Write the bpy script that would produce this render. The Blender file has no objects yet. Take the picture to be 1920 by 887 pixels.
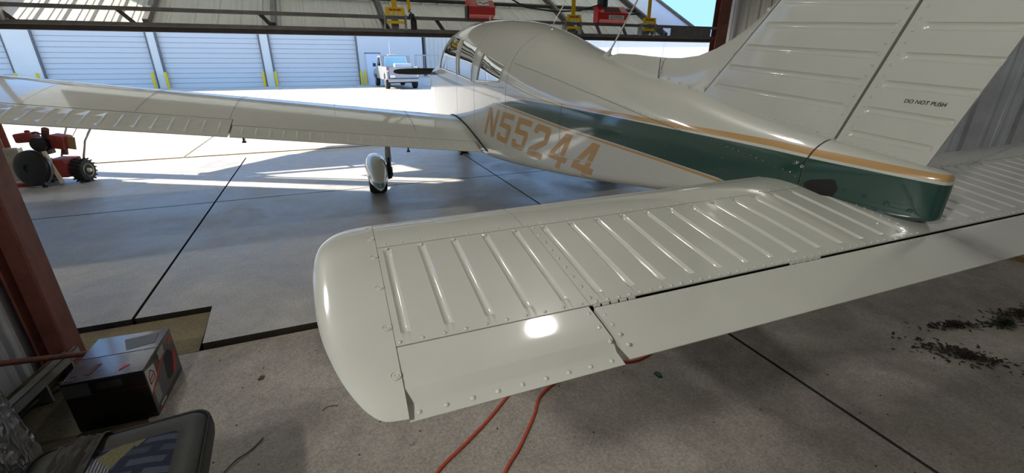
import bpy, bmesh, math, random
import numpy as np
from mathutils import Vector, Matrix
R = math.radians
SC = bpy.context.scene
COL = SC.collection
random.seed(7)

# ------------------------------------------------------------ camera
CAM_POS = (-1.866, -0.602, 1.460)
YAW, PITCH, ROLL, FPX = R(22.214), R(21.70), R(0.13), 838.45
fw = Vector((math.sin(YAW)*math.cos(PITCH), math.cos(YAW)*math.cos(PITCH), -math.sin(PITCH)))
rt = Vector((math.cos(YAW), -math.sin(YAW), 0)); up = rt.cross(fw)
rt2 = rt*math.cos(ROLL)+up*math.sin(ROLL); up2 = -rt*math.sin(ROLL)+up*math.cos(ROLL)
cd = bpy.data.cameras.new('camera'); cam = bpy.data.objects.new('camera', cd); COL.objects.link(cam)
cd.sensor_fit = 'HORIZONTAL'; cd.sensor_width = 36; cd.lens = FPX/1920*36; cd.clip_start = .02; cd.clip_end = 500
m3 = Matrix((rt2, up2, -fw)).transposed()
cam.matrix_world = Matrix.Translation(CAM_POS) @ m3.to_4x4()
SC.camera = cam

# ------------------------------------------------------------ light and exposure
SC.view_settings.view_transform = 'Standard'; SC.view_settings.look = 'None'
SC.view_settings.gamma = 1; SC.view_settings.use_curve_mapping = False
SC.view_settings.exposure = 0.55
SUN = Vector((-1.3, .72, 1.0)).normalized()
W = bpy.data.worlds.new('sky'); SC.world = W; W.use_nodes = True
wn = W.node_tree; bg = wn.nodes['Background']
tcw = wn.nodes.new('ShaderNodeTexCoord'); sxw = wn.nodes.new('ShaderNodeSeparateXYZ'); wn.links.new(tcw.outputs['Generated'], sxw.inputs[0])
rw = wn.nodes.new('ShaderNodeValToRGB'); rw.color_ramp.elements[0].position = 0.0; rw.color_ramp.elements[0].color = (.27, .53, .90, 1)
rw.color_ramp.elements[1].position = .8; rw.color_ramp.elements[1].color = (.28, .48, .98, 1)
wn.links.new(sxw.outputs['Z'], rw.inputs[0]); wn.links.new(rw.outputs[0], bg.inputs[0]); bg.inputs[1].default_value = 1.22
sl = bpy.data.lights.new('sun', 'SUN'); sl.energy = 9.0; sl.angle = R(.55); sl.color = (1, .93, .8)
so = bpy.data.objects.new('sun', sl); COL.objects.link(so)
so.rotation_euler = SUN.to_track_quat('Z', 'Y').to_euler()
LAMP_W = 17.0
FILL_W = 39.0

# ------------------------------------------------------------ material helpers
MATS = {}
def srgb(r, g, b):
    f = lambda c: ((c/255)/12.92 if c/255 <= .04045 else ((c/255+.055)/1.055)**2.4)
    return (f(r), f(g), f(b), 1)
def nd(nt, t, **kw):
    n = nt.nodes.new(t)
    for k, v in kw.items(): setattr(n, k, v)
    return n
def mat(name, col, rough=.5, metal=0., coat=0., coat_rough=.05, var=0., scale=8., col2=None, bump=0., bscale=60., spec=None, emit=None, alpha=None, trans=None):
    m = bpy.data.materials.new(name); m.use_nodes = True; nt = m.node_tree; p = nt.nodes['Principled BSDF']
    p.inputs['Base Color'].default_value = col; p.inputs['Roughness'].default_value = rough; p.inputs['Metallic'].default_value = metal
    p.inputs['Coat Weight'].default_value = coat; p.inputs['Coat IOR'].default_value = 1.6; p.inputs['Coat Roughness'].default_value = coat_rough
    if spec is not None: p.inputs['Specular IOR Level'].default_value = spec
    if trans is not None: p.inputs['Transmission Weight'].default_value = trans
    if emit is not None:
        p.inputs['Emission Color'].default_value = col; p.inputs['Emission Strength'].default_value = emit
    tc = nd(nt, 'ShaderNodeTexCoord')
    if var or col2:
        nz = nd(nt, 'ShaderNodeTexNoise'); nz.inputs['Scale'].default_value = scale; nz.inputs['Detail'].default_value = 6; nz.inputs['Roughness'].default_value = .62
        nt.links.new(tc.outputs['Object'], nz.inputs['Vector'])
        rp = nd(nt, 'ShaderNodeValToRGB'); rp.color_ramp.elements[0].position = .36; rp.color_ramp.elements[1].position = .66
        c2 = col2 or (col[0]*(1-var), col[1]*(1-var), col[2]*(1-var), 1)
        rp.color_ramp.elements[0].color = c2; rp.color_ramp.elements[1].color = col
        nt.links.new(nz.outputs['Fac'], rp.inputs['Fac']); nt.links.new(rp.outputs['Color'], p.inputs['Base Color'])
    if bump:
        nb = nd(nt, 'ShaderNodeTexNoise'); nb.inputs['Scale'].default_value = bscale; nb.inputs['Detail'].default_value = 4
        nt.links.new(tc.outputs['Object'], nb.inputs['Vector'])
        bm = nd(nt, 'ShaderNodeBump'); bm.inputs['Strength'].default_value = bump; bm.inputs['Distance'].default_value = .01
        nt.links.new(nb.outputs['Fac'], bm.inputs['Height']); nt.links.new(bm.outputs['Normal'], p.inputs['Normal'])
    MATS[name] = m
    return m

# ------------------------------------------------------------ mesh helpers
class MB:
    def __init__(s): s.v = []; s.f = []
    def add(s, V, F):
        o = len(s.v); s.v += [tuple(p) for p in V]; s.f += [tuple(i+o for i in q) for q in F]; return s
    def box(s, c, d, rot=None):
        V = []
        for z in (-.5, .5):
            for x, y in ((-.5, -.5), (.5, -.5), (.5, .5), (-.5, .5)):
                p = Vector((x*d[0], y*d[1], z*d[2]))
                if rot is not None: p = rot @ p
                V.append(p+Vector(c))
        return s.add(V, [(3, 2, 1, 0), (4, 5, 6, 7), (0, 1, 5, 4), (1, 2, 6, 5), (2, 3, 7, 6), (3, 0, 4, 7)])
    def bb(s, x0, x1, y0, y1, z0, z1): return s.box(((x0+x1)/2, (y0+y1)/2, (z0+z1)/2), (x1-x0, y1-y0, z1-z0))
    def cbox(s, c, d, r, rot=None):
        # box with chamfered edges (24 corner points)
        hx, hy, hz = d[0]/2, d[1]/2, d[2]/2; r = min(r, hx*.9, hy*.9, hz*.9)
        bm = bmesh.new(); bmesh.ops.create_cube(bm, size=1)
        bmesh.ops.scale(bm, vec=d, verts=bm.verts); bmesh.ops.bevel(bm, geom=bm.edges[:], offset=r, segments=2, affect='EDGES', profile=.6)
        V = [(rot @ v.co if rot is not None else v.co)+Vector(c) for v in bm.verts]; bm.verts.index_update()
        F = [[v.index for v in f.verts] for f in bm.faces]; bm.free()
        return s.add(V, F)
    def bar(s, a, b, w, h, upv=(0, 0, 1)):
        a = Vector(a); b = Vector(b); d = (b-a); L = d.length; d.normalize(); u = Vector(upv)
        if abs(d.dot(u)) > .99: u = Vector((1, 0, 0))
        x = d.cross(u).normalized(); y = x.cross(d)
        return s.box((a+b)/2, (w, L, h), Matrix((x, d, y)).transposed())
    def tube(s, pts, r, n=8, cap=True):
        pts = [Vector(p) for p in pts]; rr = r if isinstance(r, (list, tuple)) else [r]*len(pts)
        V = []; F = []; ref = None
        for i, p in enumerate(pts):
            t = (pts[min(i+1, len(pts)-1)]-pts[max(i-1, 0)]).normalized()
            if ref is None: ref = Vector((0, 0, 1)) if abs(t.z) < .9 else Vector((1, 0, 0))
            x = t.cross(ref).normalized(); y = x.cross(t).normalized(); ref = y
            for k in range(n):
                a = 2*math.pi*k/n; V.append(p+rr[i]*(math.cos(a)*x+math.sin(a)*y))
        for i in range(len(pts)-1):
            for k in range(n): F.append((i*n+k, (i+1)*n+k, (i+1)*n+(k+1) % n, i*n+(k+1) % n))
        if cap:
            F.append(tuple(range(n))); F.append(tuple(range(len(pts)*n-1, (len(pts)-1)*n-1, -1)))
        return s.add(V, F)
    def lathe(s, prof, n=24, org=(0, 0, 0), axis=(0, 0, 1)):
        # prof: (radius, height) along axis
        ax = Vector(axis).normalized(); x = ax.orthogonal().normalized(); y = ax.cross(x); V = []; F = []
        for r, h in prof:
            for k in range(n):
                a = 2*math.pi*k/n; V.append(Vector(org)+ax*h+r*(math.cos(a)*x+math.sin(a)*y))
        for i in range(len(prof)-1):
            for k in range(n): F.append((i*n+k, i*n+(k+1) % n, (i+1)*n+(k+1) % n, (i+1)*n+k))
        F.append(tuple(range(n-1, -1, -1))); F.append(tuple(range((len(prof)-1)*n, len(prof)*n)))
        return s.add(V, F)
    def prism(s, poly, fn, a, b):
        # poly of (p,q); fn(p,q,t)->xyz; extruded from t=a to t=b
        n = len(poly); V = [fn(p, q, a) for p, q in poly]+[fn(p, q, b) for p, q in poly]
        F = [tuple(range(n-1, -1, -1)), tuple(range(n, 2*n))]+[(i, (i+1) % n, n+(i+1) % n, n+i) for i in range(n)]
        return s.add(V, F)
    def grid(s, nu, nv, fn, flip=False):
        V = [fn(i/(nu-1), j/(nv-1)) for i in range(nu) for j in range(nv)]
        F = [(i*nv+j, (i+1)*nv+j, (i+1)*nv+j+1, i*nv+j+1) for i in range(nu-1) for j in range(nv-1)]
        if flip: F = [q[::-1] for q in F]
        return s.add(V, F)
    def dome(s, c, r, nrm, h=.5, n=6):
        # rivet head
        nz = Vector(nrm).normalized(); x = nz.orthogonal().normalized(); y = nz.cross(x); c = Vector(c); V = []
        for rr, hh in ((1, 0), (.72, h*.75)):
            for k in range(n):
                a = 2*math.pi*k/n; V.append(c+r*(rr*math.cos(a)*x+rr*math.sin(a)*y+hh*nz))
        V.append(c+r*h*nz)
        F = [(k, (k+1) % n, n+(k+1) % n, n+k) for k in range(n)]+[(n+k, n+(k+1) % n, 2*n) for k in range(n)]
        return s.add(V, F)
    def mesh(s, name, m, smooth=None):
        me = bpy.data.meshes.new(name); me.from_pydata(s.v, [], s.f); me.validate()
        for q in (m if isinstance(m, (list, tuple)) else [m]): me.materials.append(MATS[q] if isinstance(q, str) else q)
        if smooth is not None:
            for p in me.polygons: p.use_smooth = True
            me.set_sharp_from_angle(angle=R(smooth))
        me.update(); return me
    def build(s, name, m, parent=None, smooth=None, recalc=False):
        me = s.mesh(name, m, smooth)
        if recalc:
            b = bmesh.new(); b.from_mesh(me); bmesh.ops.recalc_face_normals(b, faces=b.faces); b.to_mesh(me); b.free()
            if smooth is not None: me.set_sharp_from_angle(angle=R(smooth))
        return link(name, me, parent)
def link(name, me, parent=None):
    o = bpy.data.objects.new(name, me); COL.objects.link(o)
    if parent: o.parent = parent
    return o
def tag(o, label=None, cat=None, group=None, kind=None):
    if label: o['label'] = label
    if cat: o['category'] = cat
    if group: o['group'] = group
    if kind: o['kind'] = kind
    return o
def thing(name, label, cat, loc=(0, 0, 0), rz=0, group=None):
    o = bpy.data.objects.new(name, None); COL.objects.link(o); o.empty_display_size = .1
    o.location = loc; o.rotation_euler = (0, 0, rz); return tag(o, label, cat, group)
def struct(o): o['kind'] = 'structure'; return o
def copy_tree(o, parent=None):
    c = o.copy(); COL.objects.link(c); c.parent = parent
    for ch in [q for q in bpy.data.objects if q.parent == o]: copy_tree(ch, c)
    return c
def text_mesh(s, size, m, shear=0., extrude=.0004, align='CENTER'):
    cu = bpy.data.curves.new('lettering', 'FONT'); cu.body = s; cu.size = size; cu.shear = shear; cu.extrude = extrude
    cu.align_x = align; cu.align_y = 'CENTER'
    ob = bpy.data.objects.new('tmp_text', cu); COL.objects.link(ob)
    dg = bpy.context.evaluated_depsgraph_get(); me = bpy.data.meshes.new_from_object(ob.evaluated_get(dg))
    bpy.data.objects.remove(ob); me.materials.clear(); me.materials.append(MATS[m]); return me
def frame(o, org, x, y):
    # place an object so that its local x,y axes lie along the given directions
    x = Vector(x).normalized(); y = Vector(y); y = (y-x*y.dot(x)).normalized(); z = x.cross(y)
    o.matrix_basis = Matrix.Translation(org) @ Matrix((x, y, z)).transposed().to_4x4(); return o
def pchip(xs, ys):
    xs = np.array(xs, float); ys = np.array(ys, float); h = np.diff(xs); d = np.diff(ys)/h; n = len(xs); m = np.zeros(n)
    for i in range(1, n-1):
        if d[i-1]*d[i] > 0:
            w1 = 2*h[i]+h[i-1]; w2 = h[i]+2*h[i-1]; m[i] = (w1+w2)/(w1/d[i-1]+w2/d[i])
    m[0] = d[0]; m[-1] = d[-1]
    def f(x):
        x = min(max(x, xs[0]), xs[-1]); i = int(min(max(np.searchsorted(xs, x)-1, 0), n-2)); t = (x-xs[i])/h[i]
        return float((1+2*t)*(1-t)**2*ys[i]+t*(1-t)**2*h[i]*m[i]+t*t*(3-2*t)*ys[i+1]+t*t*(t-1)*h[i]*m[i+1])
    return f

# ------------------------------------------------------------ materials
mat('white_paint', srgb(198, 199, 189), .36, coat=1., coat_rough=.08, var=.05, scale=5)
mat('dark_gap', (.01, .01, .01, 1), .8)
mat('gold_paint', srgb(184, 146, 92), .35, coat=.3)
mat('green_paint', srgb(16, 62, 52), .3, coat=.6, coat_rough=.08)
mat('seam', srgb(70, 70, 66), .6)
mat('black_rubber', (.012, .012, .013, 1), .75, bump=.2, bscale=80)
mat('black_metal', (.012, .012, .013, 1), .4)
mat('chrome', (.75, .75, .75, 1), .18, metal=1)
mat('steel', (.42, .43, .45, 1), .38, metal=.9, var=.3, scale=20)
mat('black_ink', (.008, .008, .008, 1), .5)
mat('interior', (.10, .10, .11, 1), .8)
mat('seat_cloth', (.16, .17, .2, 1), .9)
mat('red_iron', srgb(140, 84, 72), .6, var=.4, scale=6, bump=.15, bscale=30)
mat('red_enamel', srgb(196, 24, 26), .35, coat=.4)
mat('faded_red', srgb(158, 58, 46), .6, var=.35, scale=14)
mat('yellow_strap', srgb(232, 190, 10), .6)
mat('yellow_paint', srgb(238, 200, 20), .5)
mat('white_label', srgb(225, 225, 222), .6)
mat('red_label', srgb(190, 60, 45), .6)
mat('door_steel', srgb(118, 115, 112), .55, var=.3, scale=7)
mat('dark_steel', srgb(78, 72, 70), .6, var=.3, scale=7)
mat('door_sheet', srgb(205, 205, 198), .55, var=.08, scale=3)
mat('smooth_sheet', srgb(222, 226, 232), .5)
mat('galv', srgb(214, 220, 226), .34, metal=.3, var=.2, scale=5)
mat('liner', srgb(198, 196, 188), .7, var=.12, scale=2)
mat('cream_wall', srgb(236, 230, 216), .75, var=.05, scale=1.5)
mat('far_door', srgb(218, 215, 208), .55)
mat('tan_wall', srgb(205, 200, 188), .7)
mat('orange_cord', srgb(205, 88, 60), .5, var=.15, scale=40)
mat('silver_paint', srgb(158, 156, 153), .35, coat=.5)
mat('tail_lamp', srgb(200, 40, 50), .3)
mat('chair_shell', srgb(52, 52, 48), .55, var=.4, scale=12, bump=.1)
mat('rust', srgb(118, 70, 58), .7, var=.4, scale=30)
mat('zinc', srgb(168, 172, 172), .5, metal=.5, var=.3, scale=12)
mat('timber', srgb(176, 146, 100), .75, var=.3, scale=12)
mat('old_board', srgb(88, 78, 56), .85, var=.5, scale=9, bump=.3)
mat('block', srgb(190, 182, 165), .9, var=.25, scale=10, bump=.3)
mat('leaf_brown', srgb(62, 48, 34), .85, var=.4, scale=30)
mat('leaf_green', srgb(52, 62, 34), .8, var=.4, scale=30)
mat('dirt', srgb(52, 44, 36), .95, var=.4, scale=20)
mat('teal_scrap', srgb(30, 72, 66), .6)
mat('pale_scrap', srgb(170, 168, 160), .8)
mat('twig', srgb(96, 82, 62), .85)
mat('cast_metal', srgb(52, 50, 50), .5, metal=.4, var=.3, scale=20)
mat('cream_rim', srgb(232, 226, 196), .5, var=.2, scale=12)
mat('screw_paint', srgb(196, 196, 186), .35, coat=.4)
def glass_mat():
    m = bpy.data.materials.new('window_glass'); m.use_nodes = True; nt = m.node_tree; nt.nodes.remove(nt.nodes['Principled BSDF'])
    out = nt.nodes['Material Output']; g = nd(nt, 'ShaderNodeBsdfGlossy'); g.inputs['Roughness'].default_value = .03
    t = nd(nt, 'ShaderNodeBsdfTransparent'); t.inputs['Color'].default_value = (.55, .6, .6, 1)
    f = nd(nt, 'ShaderNodeFresnel'); f.inputs['IOR'].default_value = 1.75
    mx = nd(nt, 'ShaderNodeMixShader'); nt.links.new(f.outputs[0], mx.inputs[0]); nt.links.new(t.outputs[0], mx.inputs[1]); nt.links.new(g.outputs[0], mx.inputs[2])
    nt.links.new(mx.outputs[0], out.inputs['Surface']); MATS['window_glass'] = m
glass_mat()
def translucent(name, col, fac):
    m = bpy.data.materials.new(name); m.use_nodes = True; nt = m.node_tree; p = nt.nodes['Principled BSDF']; p.inputs['Base Color'].default_value = col; p.inputs['Roughness'].default_value = .6
    t = nd(nt, 'ShaderNodeBsdfTranslucent'); t.inputs['Color'].default_value = col; mx = nd(nt, 'ShaderNodeMixShader'); mx.inputs[0].default_value = fac
    nt.links.new(p.outputs[0], mx.inputs[1]); nt.links.new(t.outputs[0], mx.inputs[2]); nt.links.new(mx.outputs[0], nt.nodes['Material Output'].inputs['Surface']); MATS[name] = m
translucent('glow_through_sheet', srgb(225, 225, 218), .5)  # translucency made up so sun through the unseen upper leaf brightens the lower one
def concrete(name, base, dark, rough=.62, stain=.5, warm=None):
    m = bpy.data.materials.new(name); m.use_nodes = True; nt = m.node_tree; p = nt.nodes['Principled BSDF']; p.inputs['Roughness'].default_value = rough
    ge = nd(nt, 'ShaderNodeNewGeometry'); L = nt.links
    def noise(sc, det, dist=0.):
        n = nd(nt, 'ShaderNodeTexNoise'); n.inputs['Scale'].default_value = sc; n.inputs['Detail'].default_value = det; n.inputs['Roughness'].default_value = .65; n.inputs['Distortion'].default_value = dist
        L.new(ge.outputs['Position'], n.inputs['Vector']); return n
    def ramp(n, a, b, c0=(0, 0, 0, 1), c1=(1, 1, 1, 1)):
        r = nd(nt, 'ShaderNodeValToRGB'); r.color_ramp.elements[0].position = a; r.color_ramp.elements[1].position = b
        r.color_ramp.elements[0].color = c0; r.color_ramp.elements[1].color = c1; L.new(n.outputs['Fac'], r.inputs['Fac']); return r
    def mixc(fac, a, b, bt='MIX'):
        x = nd(nt, 'ShaderNodeMix', data_type='RGBA', blend_type=bt)
        if isinstance(fac, float): x.inputs[0].default_value = fac
        else: L.new(fac, x.inputs[0])
        for s_, v in ((6, a), (7, b)):
            if isinstance(v, tuple): x.inputs[s_].default_value = v
            else: L.new(v, x.inputs[s_])
        return x.outputs[2]
    big = ramp(noise(1.1, 5, .6), .42, .64); mid = ramp(noise(6, 7, .3), .35, .7); fine = ramp(noise(90, 3), .3, .75); spk = ramp(noise(34, 2), .70, .74)
    c = mixc(big.outputs[0], dark, base); c = mixc(.35, c, mixc(mid.outputs[0], dark, base))
    c = mixc(.30, c, fine.outputs[0], 'OVERLAY')
    inv = nd(nt, 'ShaderNodeMath', operation='MULTIPLY'); L.new(spk.outputs[0], inv.inputs[0]); inv.inputs[1].default_value = .45*stain
    c = mixc(inv.outputs[0], c, (.06, .055, .05, 1))
    L.new(c, p.inputs['Base Color'])
    rr = nd(nt, 'ShaderNodeMapRange'); L.new(big.outputs[0], rr.inputs[0]); rr.inputs[3].default_value = rough-.14; rr.inputs[4].default_value = rough+.08; L.new(rr.outputs[0], p.inputs['Roughness'])
    b = nd(nt, 'ShaderNodeBump'); b.inputs['Strength'].default_value = .25; b.inputs['Distance'].default_value = .006; L.new(mid.outputs[0], b.inputs['Height'])
    b2 = nd(nt, 'ShaderNodeBump'); b2.inputs['Strength'].default_value = .2; b2.inputs['Distance'].default_value = .002; L.new(fine.outputs[0], b2.inputs['Height']); L.new(b.outputs[0], b2.inputs['Normal'])
    L.new(b2.outputs[0], p.inputs['Normal']); MATS[name] = m
concrete('slab', srgb(208, 204, 198), srgb(166, 162, 156), .5)
concrete('stained_slab', srgb(128, 120, 100), srgb(76, 70, 55), .75, 1.2)
concrete('slab_old', srgb(190, 182, 172), srgb(136, 129, 120), .6, 1.3)
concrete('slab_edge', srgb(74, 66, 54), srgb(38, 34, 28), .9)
concrete('sand', srgb(158, 144, 112), srgb(118, 106, 80), .85)
concrete('apron', srgb(206, 196, 178), srgb(184, 174, 156), .8, .3)

# ============================================================ floor and ground
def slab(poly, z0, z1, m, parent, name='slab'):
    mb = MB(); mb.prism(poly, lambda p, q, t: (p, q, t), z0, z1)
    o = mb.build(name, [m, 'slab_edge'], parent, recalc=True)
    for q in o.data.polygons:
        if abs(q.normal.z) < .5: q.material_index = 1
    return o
def rect(x0, x1, y0, y1): return [(x0, y0), (x1, y0), (x1, y1), (x0, y1)]
floor = struct(MB().bb(-6.9, 6.95, -3.4, 7.86, -.20, -.075).build('floor', 'dirt'))
g = .009
for q in ([(-6.8, 2.4), (-3.1-g, 2.4), (-3.1-g, 4.94-g), (-6.8, 4.94-g)],
          rect(-6.8, -3.1-g, 4.94+g, 7.5), rect(-3.1+g, .16-g, 4.94+g, 7.5), rect(.16+g, 3.4-g, 4.94+g, 7.5), rect(3.4+g, 6.8, 4.94+g, 7.5),
          [(-3.1+g, 2.4), (-2.69, 2.4), (-2.66, 1.955), (.16-g, 1.95), (.16-g, 4.94-g), (-3.1+g, 4.94-g)],
          rect(.16+g, 3.4-g, 1.95, 4.94-g), rect(3.4+g, 6.8, 1.95, 4.94-g)):
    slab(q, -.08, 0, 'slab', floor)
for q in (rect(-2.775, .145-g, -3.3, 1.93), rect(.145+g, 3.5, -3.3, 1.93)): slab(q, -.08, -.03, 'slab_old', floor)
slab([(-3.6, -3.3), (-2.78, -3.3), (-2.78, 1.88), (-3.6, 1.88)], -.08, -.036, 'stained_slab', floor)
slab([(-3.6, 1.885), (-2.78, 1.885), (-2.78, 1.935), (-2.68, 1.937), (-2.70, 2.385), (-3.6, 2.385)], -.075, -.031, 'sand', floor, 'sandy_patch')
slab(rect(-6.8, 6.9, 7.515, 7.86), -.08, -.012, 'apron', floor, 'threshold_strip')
apron = struct(MB().bb(-60, 60, 7.6, 90, -2.2, -1.9).build('ground_outside', 'apron'))
mb = MB(); s4 = 4.2
mb.prism(rect(0, s4-.03, 0, s4-.03), lambda p, q, t: (p, q, t-.01*q), -.15, 0); sm = mb.mesh('apron_slab', 'apron')
for j in range(14):
    for i in range(-12, 12):
        if j > 6 and (i < 1): continue
        o = link('apron_slab', sm, apron); o.location = (i*s4+.2, 7.88+j*s4, -.01*j*s4)

# ============================================================ corrugated walls
def rib_profile(n=3, pitch=.305, depth=.032):
    pr = []
    for k in range(n):
        x = k*pitch
        pr += [(x, 0), (x+.09, 0), (x+.10, .006), (x+.12, .006), (x+.13, 0), (x+.175, 0), (x+.185, .006), (x+.205, .006), (x+.215, 0), (x+.235, 0), (x+.255, depth), (x+.28, depth), (x+.30, 0)]
    pr.append((n*pitch, 0)); return pr
PANELS = {}
def panel_mesh(h, m, depth=.032):
    k = (round(h, 3), m, depth)
    if k not in PANELS:
        pr = rib_profile(depth=depth); mb = MB(); V = [(x, -d, 0) for x, d in pr]+[(x, -d, h) for x, d in pr]+[(x, -d+.004, 0) for x, d in pr]+[(x, -d+.004, h) for x, d in pr]
        n = len(pr); F = [(i, i+1, n+i+1, n+i) for i in range(n-1)]+[(2*n+i+1, 2*n+i, 3*n+i, 3*n+i+1) for i in range(n-1)]
        mb.add(V, F); PANELS[k] = mb.mesh('metal_panel', m)
    return PANELS[k]
def corr_wall(name, a, b, z0, z1, m, gm='door_steel'):
    # panels face to the left of travel a->b turned towards -n; local -y is the room side
    a = Vector((*a, 0)); b = Vector((*b, 0)); d = (b-a); L = d.length; d.normalize(); nrm = Vector((-d.y, d.x, 0))
    mb = MB()
    for z in (z0+.45, z0+1.5, z0+2.6):
        mb.bar(a+nrm*.08+Vector((0, 0, z)), b+nrm*.08+Vector((0, 0, z)), .07, .12)
    w = struct(mb.build(name, gm)); n = math.ceil(L/.915); sc = L/(n*.915); pm = panel_mesh(z1-z0, m)
    for i in range(n):
        o = link('metal_panel', pm, w); o.location = a+d*(i*.915*sc)+Vector((0, 0, z0)); o.rotation_euler = (0, 0, math.atan2(d.y, d.x)); o.scale = (sc, 1, 1)
    return w
H = 4.46
corr_wall('wall_right', (3.40, 2.2), (3.40, -3.2), -.05, H, 'galv')
corr_wall('wall_left', (-3.345, -3.2), (-3.345, 2.19), -.05, H, 'galv')
corr_wall('wall_back', (3.4, -3.2), (-3.4, -3.2), -.05, H, 'liner')
corr_wall('wall_right_step', (6.72, 2.2), (3.45, 2.2), -.05, H, 'liner')
corr_wall('wall_left_step', (-3.4, 2.2), (-6.6, 2.2), -.05, H, 'liner')
corr_wall('wall_right_front', (6.72, 7.75), (6.72, 2.2), -.05, H, 'liner')
corr_wall('wall_left_front', (-6.6, 2.2), (-6.6, 7.6), -.05, H, 'liner')
mb = MB(); mb.bb(-6.9, 6.95, -3.4, 7.9, H, H+.06); ceil = struct(mb.build('ceiling', 'liner'))
for y in np.arange(-2.6, 7.6, 1.45): MB().bb(-6.6, 6.7, y-.04, y+.04, H-.18, H).build('roof_purlin', 'door_steel', ceil)
fw_ = struct(MB().bb(-5.0, 6.8, 7.50, 7.54, 2.68, H).build('wall_added_sun_baffle', 'liner'))  # unseen panel added to block sun coming in through the door fold
hd = struct(MB().bb(-6.7, 6.8, 7.72, 7.9, 4.25, H).build('trim_1', 'red_iron'))

# steel columns
def column(label, x0, x1, y0, y1, z0, z1, flange, loc_axis='x', group=None):
    t = thing('steel_column', label, 'column', ((x0+x1)/2, (y0+y1)/2, z0)); cx, cy = (x0+x1)/2, (y0+y1)/2
    f = .012
    def b(n, *q): MB().bb(q[0]-cx, q[1]-cx, q[2]-cy, q[3]-cy, q[4]-z0, q[5]-z0).build(n, 'red_iron', t)
    if loc_axis == 'x':
        b('flange', x1-f, x1, y0, y1, z0, z1); b('flange', x0, x0+f, y0, y1, z0, z1); b('web', x0+f, x1-f, cy-.004, cy+.004, z0, z1)
    else:
        b('flange', x0, x1, y0, y0+f, z0, z1); b('flange', x0, x1, y1-f, y1, z0, z1); b('web', cx-.004, cx+.004, y0+f, y1-f, z0, z1)
    b('base_plate', x0-.03, x1+.03, y0-.03, y1+.03, z0, z0+.014)
    return t
col1 = column('rust red steel column standing behind the printed cardboard box', -3.32, -3.2, 1.935, 2.068, -.031, H-.18, .12)
column('dark red door post left of the red walk-behind tractor', -6.15, -5.93, 7.58, 7.74, 0, 4.25, .1, 'y')
column('dark red door post beside the strip of blue sky, above the tail fin', 6.26, 6.56, 7.58, 7.74, 0, 4.25, .1, 'y')

# ============================================================ folding hangar door, half open
SL = R(27); cs, sn = math.cos(SL), math.sin(SL); DY, DZ, DL = 7.86, 1.86, 2.7
def LP(u, v, n=0.): return (u, DY+v*cs-n*sn, DZ+v*sn+n*cs)
XL, XR = -5.9, 6.3
mb = MB(); mb.bb(XL, XR, 7.74, 7.86, 1.80, 1.875)
door = struct(mb.build('door_1', 'dark_steel'))
door['label'] = 'half open folding hangar door with yellow lift straps'
def dpart(name, mb, m, smooth=None): return mb.build(name, m, door, smooth)
dpart('lower_chord', MB().bb(XL, XR, 7.66, 7.735, 1.865, 1.915), 'door_steel')
dpart('upper_chord', MB().bb(XL, XR, 7.60, 7.67, 2.055, 2.105), 'door_steel')
dpart('gusset_plate', MB().bb(5.05, 6.12, 7.612, 7.63, 1.90, 2.10), 'door_steel')
bx = [-5.42, -4.16, -2.45, -.72, .2, 1.1, 2.05, 2.95, 3.35, 3.95, 4.62, 4.9]
for i, x in enumerate(bx): dpart('brace', MB().bar((x-.10, 7.635, 2.07), (x+.06, 7.70, 1.88), .035, .05), 'dark_steel' if x < 1 else 'door_steel')
# sheeting of the lower leaf
pr = rib_profile(depth=.016); V = []; n = len(pr)
for off in (0, -.004):
    for v in (0.02, DL): V += [(x, v, d+off) for x, d in pr]
pmb = MB(); pmb.add([(x, cs*v-d*sn, sn*v+d*cs) for x, v, d in V], [(i, i+1, n+i+1, n+i) for i in range(n-1)]+[(2*n+i+1, 2*n+i, 3*n+i, 3*n+i+1) for i in range(n-1)])
pmesh = pmb.mesh('metal_panel', 'door_sheet')
k = 0
x = XL
while x < 5.0:
    o = link('metal_panel', pmesh, door); o.location = (x, DY, DZ); x += .915; k += 1
    if x > 5.0: break
xs0 = x
mb = MB(); mb.add([LP(xs0, .02, 0), LP(XR, .02, 0), LP(XR, DL, 0), LP(xs0, DL, 0), LP(xs0, .02, -.01), LP(XR, .02, -.01), LP(XR, DL, -.01), LP(xs0, DL, -.01)], [(0, 1, 2, 3), (7, 6, 5, 4), (0, 4, 5, 1), (1, 5, 6, 2), (2, 6, 7, 3), (3, 7, 4, 0)])
dpart('smooth_sheet', mb, 'smooth_sheet')
for x in (-5.86, -4.02, -2.40, -.70, 1.2, 2.95, 5.10): dpart('leaf_frame', MB().bar(LP(x, 0, .07), LP(x, DL, .07), .07, .1, (0, -sn, cs)), 'door_steel' if x < -1 else 'dark_steel')
dpart('edge_tube', MB().tube([LP(XR, 0, .03), LP(XR, DL, .03)], .035, 8), 'door_steel', 40)
for v in (1.27, 2.2): dpart('girt', MB().bar(LP(XL, v, .06), LP(5.1, v, .06), .05, .06, (0, -sn, cs)), 'dark_steel')
# upper leaf, folded back to the header
HY, HZ = DY+DL*cs, DZ+DL*sn
mb = MB(); yz = [(HY, HZ), (7.86, 4.31), (7.86, 4.316), (HY+.003, HZ+.006)]
mb.prism(yz, lambda p, q, t: (t, p, q), XL, XR); dpart('upper_leaf', mb, 'glow_through_sheet')
dpart('hinge_tube', MB().tube([(XL, HY, HZ), (XR, HY, HZ)], .04, 8), 'dark_steel', 40)
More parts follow.
